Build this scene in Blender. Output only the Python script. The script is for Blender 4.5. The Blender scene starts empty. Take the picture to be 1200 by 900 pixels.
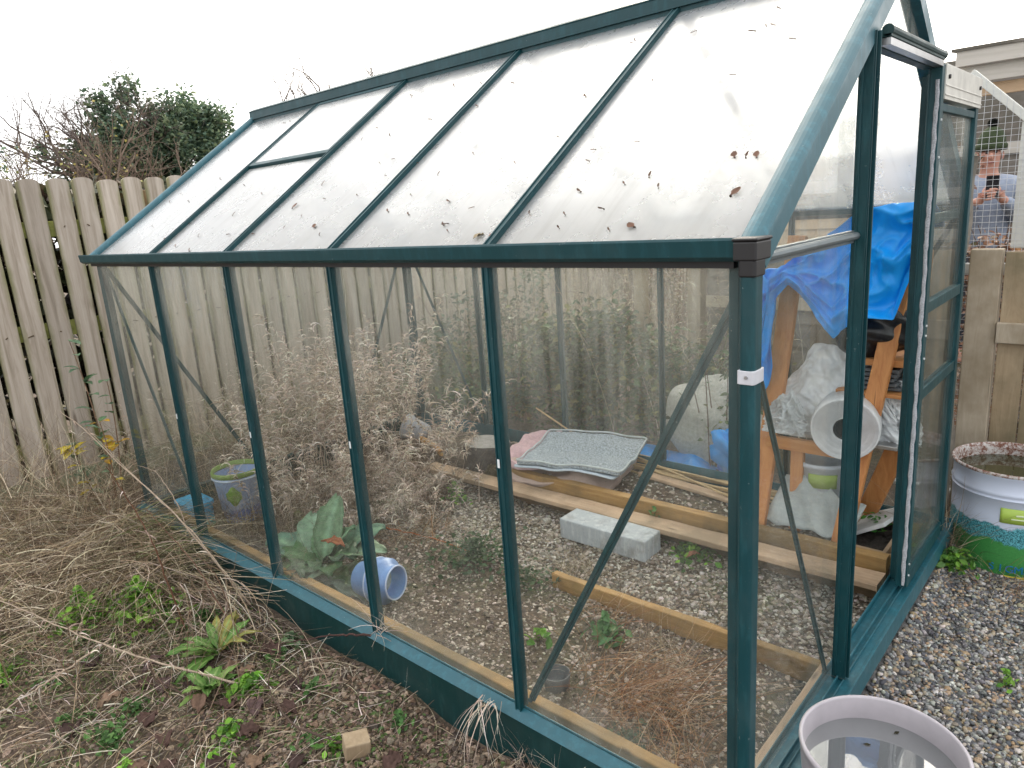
import bpy, math, random
import numpy as np
from mathutils import Vector, Matrix, Euler
random.seed(7); RNG = np.random.default_rng(7)
R = math.radians
scene = bpy.context.scene
COL = scene.collection

# ------------------------------------------------------------------ mesh building
def rotmat(ax, ay, az):
    return np.array(Euler((ax, ay, az)).to_matrix())

class MB:
    """collects geometry (world coordinates) and links it as one mesh object"""
    def __init__(s): s.v = []; s.f = {3: [], 4: []}; s.ng = []; s.c = []; s.n = 0
    def add(s, v, faces, col=None):
        v = np.asarray(v, float).reshape(-1, 3)
        if isinstance(faces, np.ndarray):
            s.f[faces.shape[1]].append(faces + s.n)
        else:
            for f in faces:
                if len(f) in (3, 4): s.f[len(f)].append(np.array([f]) + s.n)
                else: s.ng.append([i + s.n for i in f])
        s.v.append(v)
        c = np.ones((len(v), 3)) if col is None else np.broadcast_to(np.asarray(col, float), (len(v), 3))
        s.c.append(c); s.n += len(v)
        return s
    def box(s, c, d, rot=None, col=None):
        c = np.array(c, float); h = np.array(d, float) / 2
        v = np.array([[x, y, z] for x in (-1, 1) for y in (-1, 1) for z in (-1, 1)]) * h
        if rot is not None: v = v @ np.asarray(rot).T
        return s.add(v + c, np.array([[0, 1, 3, 2], [4, 6, 7, 5], [0, 4, 5, 1], [2, 3, 7, 6], [0, 2, 6, 4], [1, 5, 7, 3]]), col)
    def span(s, a, b, col=None):
        a = np.array(a, float); b = np.array(b, float)
        return s.box((a + b) / 2, np.abs(b - a), None, col)
    def beam(s, p0, p1, w, h, up=(0, 0, 1), col=None):
        p0 = np.array(p0, float); p1 = np.array(p1, float)
        d = p1 - p0; L = np.linalg.norm(d); d /= L
        side = np.cross(d, up); side /= np.linalg.norm(side); u = np.cross(side, d)
        return s.box((p0 + p1) / 2, (L, w, h), np.array([d, side, u]).T, col)
    def slab(s, pts, t):
        p = np.array(pts, float); n = np.cross(p[1] - p[0], p[2] - p[0]); n /= np.linalg.norm(n)
        k = len(p); v = np.vstack([p - n * t / 2, p + n * t / 2])
        fs = [tuple(range(k))[::-1], tuple(range(k, 2 * k))] + [(i, (i + 1) % k, k + (i + 1) % k, k + i) for i in range(k)]
        return s.add(v, fs)
    def tube(s, pts, r, seg=8, col=None, cap=True):
        p = np.array(pts, float); k = len(p)
        r = np.broadcast_to(np.array(r, float), (k,))
        t = np.gradient(p, axis=0); t /= np.linalg.norm(t, axis=1)[:, None] + 1e-9
        ref = np.array([0, 0, 1.0]) if abs(t[:, 2]).mean() < .8 else np.array([1.0, 0, 0])
        a = np.cross(t, ref); a /= np.linalg.norm(a, axis=1)[:, None] + 1e-9; b = np.cross(t, a)
        th = np.linspace(0, 2 * math.pi, seg, endpoint=False)
        v = p[:, None] + r[:, None, None] * (np.cos(th)[None, :, None] * a[:, None] + np.sin(th)[None, :, None] * b[:, None])
        i = np.arange(k - 1)[:, None] * seg; j = np.arange(seg)[None]; jn = (j + 1) % seg
        F = np.stack([i + j, i + jn, i + seg + jn, i + seg + j], -1).reshape(-1, 4)
        base = s.n; s.add(v.reshape(-1, 3), F, col)
        if cap:
            s.ng.append([base + q for q in range(seg)]); s.ng.append([base + (k - 1) * seg + q for q in range(seg)][::-1])
        return s
    def lathe(s, prof, c=(0, 0, 0), seg=40, rot=None, col=None, squash=1.0):
        pr = np.array(prof, float); k = len(pr)
        th = np.linspace(0, 2 * math.pi, seg, endpoint=False)
        v = np.stack([pr[:, 0][:, None] * np.cos(th), pr[:, 0][:, None] * np.sin(th) * squash, np.repeat(pr[:, 1][:, None], seg, 1)], -1)
        i = np.arange(k - 1)[:, None] * seg; j = np.arange(seg)[None]; jn = (j + 1) % seg
        F = np.stack([i + j, i + jn, i + seg + jn, i + seg + j], -1).reshape(-1, 4)
        v = v.reshape(-1, 3)
        if rot is not None: v = v @ np.asarray(rot).T
        return s.add(v + np.array(c), F, col)
    def grid(s, P, col=None):
        a, b = P.shape[:2]
        i = np.arange(a - 1)[:, None] * b; j = np.arange(b - 1)[None]
        F = np.stack([i + j, i + j + 1, i + b + j + 1, i + b + j], -1).reshape(-1, 4)
        return s.add(P.reshape(-1, 3), F, col)
    def build(s, name, mat, parent=None, smooth=False, bevel=0, solid=0, sub=0):
        V = np.vstack(s.v); Cc = np.vstack(s.c)
        if parent is not None:
            off = np.array(parent['_o']) if '_o' in parent else np.zeros(3)
        else: off = np.zeros(3)
        orig = off if parent is not None else None
        loc = (0, 0, 0)
        if parent is None:      # put the origin at the thing's base
            o = np.array([(V[:, 0].min() + V[:, 0].max()) / 2, (V[:, 1].min() + V[:, 1].max()) / 2, V[:, 2].min()])
            off = o; loc = tuple(o)
        V = V - off
        me = bpy.data.meshes.new(name)
        T = np.vstack(s.f[3]) if s.f[3] else np.zeros((0, 3), int)
        Q = np.vstack(s.f[4]) if s.f[4] else np.zeros((0, 4), int)
        loops = np.concatenate([T.ravel(), Q.ravel()] + [np.array(g) for g in s.ng]).astype(np.int32)
        tot = np.concatenate([np.full(len(T), 3), np.full(len(Q), 4), np.array([len(g) for g in s.ng], int)]).astype(np.int32)
        st = np.concatenate([[0], np.cumsum(tot)[:-1]]).astype(np.int32)
        me.vertices.add(len(V)); me.vertices.foreach_set('co', V.astype(np.float32).ravel())
        me.loops.add(len(loops)); me.loops.foreach_set('vertex_index', loops)
        me.polygons.add(len(tot)); me.polygons.foreach_set('loop_start', st); me.polygons.foreach_set('loop_total', tot)
        me.polygons.foreach_set('use_smooth', np.full(len(tot), smooth))
        me.update(calc_edges=True)
        ca = me.color_attributes.new('col', 'FLOAT_COLOR', 'POINT')
        ca.data.foreach_set('color', np.hstack([Cc, np.ones((len(Cc), 1))]).astype(np.float32).ravel())
        me.materials.append(mat)
        o = bpy.data.objects.new(name, me); COL.objects.link(o); o.location = loc
        o['_o'] = [float(a) for a in (off if parent is None else off)]
        if parent is not None: o.parent = parent
        if bevel:
            m = o.modifiers.new('b', 'BEVEL'); m.width = bevel; m.segments = 2; m.limit_method = 'ANGLE'
        if solid:
            m = o.modifiers.new('s', 'SOLIDIFY'); m.thickness = solid
        if sub:
            m = o.modifiers.new('u', 'SUBSURF'); m.levels = sub; m.render_levels = sub
        return o

def tag(o, label=None, cat=None, group=None, kind=None):
    if label: o['label'] = label
    if cat: o['category'] = cat
    if group: o['group'] = group
    if kind: o['kind'] = kind
    return o
def thing(name, loc, label, cat, group=None):
    o = bpy.data.objects.new(name, None); COL.objects.link(o); o.location = loc; o['_o'] = [float(a) for a in loc]
    o.empty_display_size = .05
    return tag(o, label, cat, group)

# ------------------------------------------------------------------ noise
_G = np.random.default_rng(3).random((256, 256))
def vn(x, y, sc, seed=0):
    x = np.asarray(x, float) / sc + seed * 17.3; y = np.asarray(y, float) / sc + seed * 9.1
    xi = np.floor(x).astype(int); yi = np.floor(y).astype(int); fx = x - xi; fy = y - yi
    fx = fx * fx * (3 - 2 * fx); fy = fy * fy * (3 - 2 * fy)
    g = lambda a, b: _G[a % 256, b % 256]
    return (g(xi, yi) * (1 - fx) + g(xi + 1, yi) * fx) * (1 - fy) + (g(xi, yi + 1) * (1 - fx) + g(xi + 1, yi + 1) * fx) * fy
def sst(x, a, b):
    t = np.clip((x - a) / (b - a), 0, 1); return t * t * (3 - 2 * t)

GX0, GX1, GY1 = -3.1, 0.0, 1.825
def H(x, y):
    x = np.asarray(x, float); y = np.asarray(y, float)
    inside = (sst(x, GX0 - .02, GX0 + .02)) * (1 - sst(x, -.03, .01)) * sst(y, -.02, .02) * (1 - sst(y, GY1 - .02, GY1 + .02))
    right = sst(x, -.03, .02)
    h = .095 * (1 - right) + (.098 + .05 * (1 - sst(x, .03, .11))) * right
    bed = (1 - sst(y, .72, .76)) * .02 + sst(y, 1.39, 1.43) * .105
    h = h * (1 - inside) + (.075 + bed) * inside
    h = h + (1 - inside) * (1 - right) * (vn(x, y, .35, 1) - .5) * .05 + (vn(x, y, .12, 2) - .5) * .018 + (vn(x, y, .03, 5) - .5) * .008
    h = h + (1 - inside) * (1 - right) * (1 - sst(x, -4.0, -2.6)) * sst(y, -1.5, -.4) * (1 - sst(y, 1.9, 2.6)) * .05
    return h

# ------------------------------------------------------------------ vegetation generators
def jit(n, s): return 1 + (RNG.random((n, 1)) - .5) * 2 * s
def pal(n, cols, j=.35):
    c = np.array(cols, float)[RNG.integers(0, len(cols), n)]
    return c * jit(n, j) * (1 + (RNG.random((n, 3)) - .5) * .12)
def blades(mb, root, az, L, lean, curl, w, cols, segs=4, side=0.0):
    n = len(root); az = np.broadcast_to(az, (n,)); L = np.broadcast_to(L, (n,)); lean = np.broadcast_to(lean, (n,)); curl = np.broadcast_to(curl, (n,)); w = np.broadcast_to(w, (n,))
    P = [root.copy()]; A = [az.copy()]
    sd = (RNG.random(n) - .5) * 2 * side
    for k in range(segs):
        th = lean + curl * (k + .5) / segs; a = az + sd * (k + .5) / segs
        d = np.stack([np.sin(th) * np.cos(a), np.sin(th) * np.sin(a), np.cos(th)], -1)
        P.append(P[-1] + d * (L / segs)[:, None]); A.append(a)
    P = np.stack(P, 1); A = np.stack(A, 1)
    t = np.linspace(0, 1, segs + 1)
    ww = w[:, None] * (1 - .85 * t)[None] * .5
    tw = RNG.random(n)[:, None] * 3.1
    S = np.stack([-np.sin(A) * np.cos(tw), np.cos(A) * np.cos(tw), np.sin(tw) * np.ones_like(A)], -1) * ww[..., None]
    V = np.stack([P - S, P + S], 2)            # n, segs+1, 2, 3
    base = (np.arange(n) * (segs + 1) * 2)[:, None]; i = np.arange(segs)[None] * 2
    F = np.stack([base + i, base + i + 1, base + i + 3, base + i + 2], -1).reshape(-1, 4)
    c = np.repeat(cols, (segs + 1) * 2, 0)
    mb.add(V.reshape(-1, 3), F, c)
    return P
def leaves(mb, cen, size, cols, flat=.5, asp=.55):
    """small folded leaves, 6 vertices each, free orientation"""
    n = len(cen); size = np.broadcast_to(size, (n,))
    az = RNG.random(n) * 6.283; el = (RNG.random(n) - .5) * 2.2 * (1 - flat)
    d = np.stack([np.cos(az) * np.cos(el), np.sin(az) * np.cos(el), np.sin(el)], -1)
    rl = (RNG.random(n) - .5) * 2.6 * (1 - flat * .6)
    sdir = np.stack([-np.sin(az), np.cos(az), np.zeros(n)], -1)
    u = np.cross(sdir, d) * -1
    S = sdir * np.cos(rl)[:, None] + u * np.sin(rl)[:, None]; U = np.cross(d, S)
    def pt(a, b, c): return cen + (d * a + S * b * asp + U * c) * size[:, None]
    V = np.stack([pt(-.5, 0, 0), pt(-.1, -.5, .1), pt(-.1, .5, .1), pt(.5, 0, -.05), pt(.22, -.36, .07), pt(.22, .36, .07), pt(.05, 0, 0)], 1)
    b = (np.arange(n) * 7)[:, None]
    Q = np.concatenate([b + np.array([[0, 6, 4, 1]]), b + np.array([[0, 2, 5, 6]])]); T = np.concatenate([b + np.array([[6, 3, 4]]), b + np.array([[6, 5, 3]])])
    n0 = mb.n; mb.add(V.reshape(-1, 3), Q, np.repeat(cols, 7, 0)); mb.f[3].append(T + n0)
_t = (1 + 5 ** .5) / 2
ICO = np.array([[-1, _t, 0], [1, _t, 0], [-1, -_t, 0], [1, -_t, 0], [0, -1, _t], [0, 1, _t], [0, -1, -_t], [0, 1, -_t], [_t, 0, -1], [_t, 0, 1], [-_t, 0, -1], [-_t, 0, 1]]) / math.sqrt(1 + _t * _t)
ICF = np.array([[0, 11, 5], [0, 5, 1], [0, 1, 7], [0, 7, 10], [0, 10, 11], [1, 5, 9], [5, 11, 4], [11, 10, 2], [10, 7, 6], [7, 1, 8], [3, 9, 4], [3, 4, 2], [3, 2, 6], [3, 6, 8], [3, 8, 9], [4, 9, 5], [2, 4, 11], [6, 2, 10], [8, 6, 7], [9, 8, 1]])
def stones(mb, cen, size, cols, flat=.6, rough=.25):
    n = len(cen); sc = np.stack([.7 + RNG.random(n) * .7, .6 + RNG.random(n) * .5, flat * (.6 + RNG.random(n) * .7)], -1) * np.broadcast_to(size, (n,))[:, None] * .5
    V = ICO[None] * (1 + (RNG.random((n, 12, 1)) - .5) * 2 * rough) * sc[:, None]
    a = RNG.random(n) * 6.283; b = (RNG.random(n) - .5) * 1.2
    ca, sa, cb, sb = np.cos(a), np.sin(a), np.cos(b), np.sin(b)
    x = V[..., 0] * cb[:, None] + V[..., 2] * sb[:, None]; z = -V[..., 0] * sb[:, None] + V[..., 2] * cb[:, None]; y = V[..., 1]
    V = np.stack([x * ca[:, None] - y * sa[:, None], x * sa[:, None] + y * ca[:, None], z], -1) + cen[:, None]
    F = ((np.arange(n) * 12)[:, None, None] + ICF[None]).reshape(-1, 3)
    mb.add(V.reshape(-1, 3), F, np.repeat(cols, 12, 0))
def bigleaf(mb, base, az, el, L, W, droop=.8, col=(.1, .2, .08), n=9, wav=.08, fold=.25, vein=(.2, .3, .15), stalk=.15, blunt=.8):
    """a broad leaf with midrib, fold, droop and wavy edge"""
    base = np.array(base, float); c = base.copy(); rows = []; cols = []
    m = 6
    for i in range(n + 1):
        t = i / n; e = el - droop * t * t
        d = np.array([math.cos(e) * math.cos(az), math.cos(e) * math.sin(az), math.sin(e)])
        if i: c = c + d * L / n
        s = np.array([-math.sin(az), math.cos(az), 0]); u = np.cross(d, s) * -1; u = np.cross(s, d) * -1
        w = W * .5 * (.06 if t < stalk else max(.02, math.sin(math.pi * ((t - stalk) / (1 - stalk)) ** .75)) ** blunt)
        row = []
        for j in range(-m // 2, m // 2 + 1):
            q = j / (m / 2)
            wv = math.sin(t * 21 + j * 1.9) * wav * W * abs(q) + random.uniform(-.02, .02) * W
            row.append(c + s * w * q + np.array([0, 0, 1]) * (abs(q) * fold * w + wv))
            k = abs(q); cc = np.array(vein) * (1 - min(1, k * 3)) + np.array(col) * min(1, k * 3)
            cols.append(cc * random.uniform(.85, 1.15))
        rows.append(row)
    mb.grid(np.array(rows), np.array(cols))
    return c

# ------------------------------------------------------------------ materials
def newmat(name):
    m = bpy.data.materials.new(name); m.use_nodes = True; nt = m.node_tree
    b = nt.nodes['Principled BSDF']; return m, nt, b
def N(nt, t, **kw):
    n = nt.nodes.new(t)
    for k, v in kw.items():
        if k in n.inputs: n.inputs[k].default_value = v
        else: setattr(n, k, v)
    return n
def L(nt, a, b): nt.links.new(a, b)
def c4(c): return (*c, 1)
def coords(nt, scale=(1, 1, 1), obj=True):
    tc = N(nt, 'ShaderNodeTexCoord'); mp = N(nt, 'ShaderNodeMapping'); mp.inputs['Scale'].default_value = scale
    L(nt, tc.outputs['Object' if obj else 'Generated'], mp.inputs['Vector']); return mp.outputs[0]
def noise(nt, vec, scale, detail=4, rough=.6, dist=0.0):
    n = N(nt, 'ShaderNodeTexNoise'); n.inputs['Scale'].default_value = scale; n.inputs['Detail'].default_value = detail
    n.inputs['Roughness'].default_value = rough; n.inputs['Distortion'].default_value = dist
    L(nt, vec, n.inputs['Vector']); return n.outputs['Fac']
def ramp(nt, fac, stops):
    r = N(nt, 'ShaderNodeValToRGB'); e = r.color_ramp.elements
    while len(e) < len(stops): e.new(.5)
    for i, (p, c) in enumerate(stops):
        e[i].position = p; e[i].color = c4(c) if len(c) == 3 else c
    L(nt, fac, r.inputs[0]); return r.outputs[0]
def mix(nt, fac, a, b, mode='MIX'):
    m = N(nt, 'ShaderNodeMix', data_type='RGBA', blend_type=mode)
    for i, v in ((0, fac), (6, a), (7, b)):
        if hasattr(v, 'is_linked') or hasattr(v, 'links'): L(nt, v, m.inputs[i])
        else: m.inputs[i].default_value = v if i == 0 else c4(v)
    return m.outputs[2]
def bump(nt, b, h, strength=.3, dist=.002):
    n = N(nt, 'ShaderNodeBump'); n.inputs['Strength'].default_value = strength; n.inputs['Distance'].default_value = dist
    L(nt, h, n.inputs['Height']); L(nt, n.outputs[0], b.inputs['Normal'])

def paint(name, col, rough=.35, dirt=(.12, .11, .08), amt=.5, spec=.5, coat=0):
    m, nt, b = newmat(name); v = coords(nt)
    n1 = noise(nt, v, 9, 6, .65); n2 = noise(nt, v, 160, 2)
    f = ramp(nt, n1, [(.5, (0, 0, 0)), (.75, (amt, amt, amt))])
    c = mix(nt, f, col, dirt); sp = ramp(nt, n2, [(.7, (0, 0, 0)), (.76, (.5, .5, .5))])
    c = mix(nt, sp, c, dirt)
    n3 = noise(nt, v, 70, 3, .7); c = mix(nt, ramp(nt, n3, [(.70, (0, 0, 0)), (.74, (.55, .55, .55))]), c, (.30, .34, .33))
    n4 = noise(nt, coords(nt, (3, 3, .6)), 14, 5, .7); c = mix(nt, ramp(nt, n4, [(.5, (0, 0, 0)), (.8, (.35, .35, .35))]), c, tuple(min(1, q * 3 + .02) for q in col)); L(nt, c, b.inputs['Base Color'])
    L(nt, ramp(nt, n1, [(.3, (rough,) * 3), (.8, (min(1, rough + .3),) * 3)]), b.inputs['Roughness'])
    b.inputs['Specular IOR Level'].default_value = spec; b.inputs['Coat Weight'].default_value = coat
    bump(nt, b, n2, .08, .001); return m
def wood(name, a, c, grain=(3, 40, 40), rough=.75, knots=True, stain=None, stain_scale=3, bstr=.35):
    m, nt, b = newmat(name); v = coords(nt, grain)
    n1 = noise(nt, v, 1.6, 8, .7, .8)
    v2 = coords(nt); n2 = noise(nt, v2, stain_scale, 5, .6)
    col = ramp(nt, n1, [(.3, a), (.5, tuple((x + y) / 2 for x, y in zip(a, c))), (.72, c)])
    if knots:
        vo = N(nt, 'ShaderNodeTexVoronoi'); vo.inputs['Scale'].default_value = 1.4
        mp = coords(nt, (grain[0] * .8, grain[1] * .22, grain[2] * .22)); L(nt, mp, vo.inputs['Vector'])
        k = ramp(nt, vo.outputs['Distance'], [(.03, (1, 1, 1)), (.09, (0, 0, 0))])
        col = mix(nt, k, col, tuple(x * .35 for x in a))
    if stain: col = mix(nt, ramp(nt, n2, [(.42, (0, 0, 0)), (.62, (.85, .85, .85))]), col, stain)
    L(nt, col, b.inputs['Base Color']); b.inputs['Roughness'].default_value = rough
    bump(nt, b, n1, bstr, .003); return m
def plain(name, col, rough=.5, metal=0, var=.15, sc=20, bstr=.1, trans=0, sss=0):
    m, nt, b = newmat(name); v = coords(nt); n1 = noise(nt, v, sc, 5)
    d = tuple(x * (1 - var) for x in col); e = tuple(min(1, x * (1 + var)) for x in col)
    L(nt, ramp(nt, n1, [(.3, d), (.7, e)]), b.inputs['Base Color'])
    b.inputs['Roughness'].default_value = rough; b.inputs['Metallic'].default_value = metal
    b.inputs['Subsurface Weight'].default_value = sss
    if bstr: bump(nt, b, n1, bstr, .002)
    return m
def attrmat(name, rough=.7, trans=.0, var=.2, spec=.3, sc=120, bstr=.3):
    m, nt, b = newmat(name); a = N(nt, 'ShaderNodeAttribute'); a.attribute_name = 'col'
    v = coords(nt); n1 = noise(nt, v, sc, 3)
    col = mix(nt, 1.0, a.outputs['Color'], ramp(nt, n1, [(.3, (1 - var,) * 3), (.7, (1 + var,) * 3)]), 'MULTIPLY')
    L(nt, col, b.inputs['Base Color']); b.inputs['Roughness'].default_value = rough; b.inputs['Specular IOR Level'].default_value = spec
    if bstr: bump(nt, b, n1, bstr, .001)
    if trans:
        t = N(nt, 'ShaderNodeBsdfTranslucent'); L(nt, col, t.inputs['Color'])
        mx = N(nt, 'ShaderNodeMixShader'); mx.inputs[0].default_value = trans
        L(nt, b.outputs[0], mx.inputs[1]); L(nt, t.outputs[0], mx.inputs[2]); L(nt, mx.outputs[0], nt.nodes['Material Output'].inputs['Surface'])
    return m

M = {}
TEAL = (.003, .042, .050)
M['teal'] = paint('green_powder_coat', TEAL, .36, (.05, .08, .08), .25, .4)
M['teal_skylit'] = paint('skylit_green_coat', (.012, .088, .115), .30, (.08, .12, .12), .35, .55)  # paler teal for sill and verge: extra sky light put into the colour
M['teal_dark'] = paint('green_plinth_coat', (.002, .028, .028), .4, (.03, .05, .04), .3, .4)
M['black'] = plain('black_plastic', (.012, .011, .012), .45)
M['alu'] = plain('bare_aluminium', (.42, .42, .42), .35, .8)
M['cream'] = plain('cream_plastic', (.62, .60, .54), .4)
M['brush'] = plain('grey_brush_seal', (.35, .36, .38), .9, 0, .4, 300, .8)
M['clip'] = plain('pale_grey_plastic', (.55, .55, .58), .35)
M['sticker'] = plain('white_sticker', (.75, .78, .78), .4)
M['timber'] = wood('yellow_treated_timber', (.28, .15, .045), (.47, .29, .11), (3, 30, 30), stain=(.16, .11, .05))
M['timber_pale'] = wood('pale_weathered_timber', (.40, .26, .16), (.60, .44, .30), (2.5, 30, 30), stain=(.22, .16, .10))
M['timber_white'] = wood('silvery_timber', (.42, .36, .29), (.58, .50, .42), (2.5, 30, 30), stain=(.25, .2, .15))
M['timber_dark'] = wood('damp_brown_timber', (.11, .065, .032), (.20, .13, .07), (2.5, 25, 25), stain=(.06, .05, .03))
M['orange_wood'] = wood('orange_pine', (.42, .15, .045), (.62, .29, .10), (30, 30, 2.5), .6)
M['orange_wood_x'] = wood('orange_pine_lengthwise', (.40, .15, .045), (.60, .29, .10), (2.5, 30, 30), .6)
M['gate_wood'] = wood('weathered_gate_timber', (.25, .18, .10), (.45, .35, .23), (18, 18, 2.2), stain=(.17, .14, .08))
M['post_wood'] = wood('weathered_post_timber', (.33, .27, .19), (.52, .45, .35), (18, 18, 2.2), stain=(.24, .19, .12))
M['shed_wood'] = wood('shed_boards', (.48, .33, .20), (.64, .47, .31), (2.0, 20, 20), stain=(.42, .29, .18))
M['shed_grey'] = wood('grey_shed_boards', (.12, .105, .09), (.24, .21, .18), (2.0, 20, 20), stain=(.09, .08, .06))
M['fascia'] = wood('painted_fascia', (.40, .37, .32), (.52, .48, .43), (1.2, 14, 14), knots=False)
M['white_wood'] = wood('white_painted_rail', (.50, .50, .46), (.64, .63, .58), (1.5, 16, 16), knots=False)
M['sacking'] = plain('white_woven_sack', (.48, .47, .43), .8, 0, .2, 60, .5)
M['mould'] = None
M['wire'] = plain('galvanised_wire', (.55, .56, .57), .45, .4)
M['water'] = None
M['plant'] = attrmat('leaf_green', .55, .25, .25, .35, 60, .2)
M['waxy'] = attrmat('broad_leaf', .5, .15, .3, .35, 35, .5)
M['dry'] = attrmat('dried_stalks', .85, .15, .25, .15, 90, .2)
M['stone'] = attrmat('stone_chips', .7, 0, .35, .35, 220, .5)
M['bark'] = plain('tree_bark', (.10, .08, .06), .9, 0, .4, 12, .6)
M['concrete'] = paint('aerated_concrete', (.40, .43, .45), .9, (.17, .155, .12), .75, .2)

# fence boards: silvery pink timber with green algae along the edges
def fence_mat():
    m, nt, b = newmat('fence_board_timber')
    tc = N(nt, 'ShaderNodeTexCoord'); v = coords(nt, (20, 20, 1.3)); oi = N(nt, 'ShaderNodeObjectInfo')
    va = N(nt, 'ShaderNodeVectorMath', operation='ADD'); L(nt, v, va.inputs[0])
    cr = N(nt, 'ShaderNodeCombineXYZ'); mu = N(nt, 'ShaderNodeMath', operation='MULTIPLY'); mu.inputs[1].default_value = 37; L(nt, oi.outputs['Random'], mu.inputs[0])
    for i in range(3): L(nt, mu.outputs[0], cr.inputs[i])
    L(nt, cr.outputs[0], va.inputs[1])
    n1 = noise(nt, va.outputs[0], 1.5, 8, .7, .6)
    col = ramp(nt, n1, [(.3, (.27, .22, .165)), (.5, (.44, .375, .31)), (.72, (.56, .495, .425))])
    sx = N(nt, 'ShaderNodeSeparateXYZ'); L(nt, tc.outputs['Object'], sx.inputs[0])
    ab = N(nt, 'ShaderNodeMath', operation='ABSOLUTE'); L(nt, sx.outputs[1], ab.inputs[0])
    n2 = noise(nt, coords(nt, (1, 1, .35)), 9, 5)
    ad = N(nt, 'ShaderNodeMath', operation='MULTIPLY_ADD'); ad.inputs[1].default_value = 16; L(nt, ab.outputs[0], ad.inputs[0]); L(nt, n2, ad.inputs[2])
    alg = ramp(nt, ad.outputs[0], [(.98, (0, 0, 0)), (1.0, (.0, .0, .0))])
    mr = N(nt, 'ShaderNodeMapRange'); L(nt, ad.outputs[0], mr.inputs[0]); mr.inputs[1].default_value = 1.05; mr.inputs[2].default_value = 1.4; mr.inputs[4].default_value = .75
    col = mix(nt, mr.outputs[0], col, (.17, .17, .055))
    # darker, wetter foot of the boards
    n3 = noise(nt, va.outputs[0], .8, 3)
    br = N(nt, 'ShaderNodeMapRange'); L(nt, oi.outputs['Random'], br.inputs[0]); br.inputs[3].default_value = .75; br.inputs[4].default_value = 1.12
    hs = N(nt, 'ShaderNodeHueSaturation'); L(nt, col, hs.inputs['Color']); L(nt, br.outputs[0], hs.inputs['Value'])
    vo = N(nt, 'ShaderNodeTexVoronoi'); vo.inputs['Scale'].default_value = 1.0
    vm = N(nt, 'ShaderNodeVectorMath', operation='MULTIPLY'); vm.inputs[1].default_value = (.45, .45, 1.2); L(nt, va.outputs[0], vm.inputs[0]); L(nt, vm.outputs[0], vo.inputs['Vector'])
    k = ramp(nt, vo.outputs['Distance'], [(.04, (.8, .8, .8)), (.12, (0, 0, 0))])
    col = mix(nt, k, hs.outputs[0], (.10, .07, .05))
    L(nt, col, b.inputs['Base Color']); b.inputs['Roughness'].default_value = .85; bump(nt, b, n1, .4, .003)
    return m
M['fence'] = fence_mat()
M['rail'] = plain('mossy_fence_rail', (.20, .21, .055), .9, 0, .35, 25, .5)
M['gravel_board'] = plain('algae_stained_concrete', (.22, .23, .15), .9, 0, .3, 14, .6)

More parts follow.
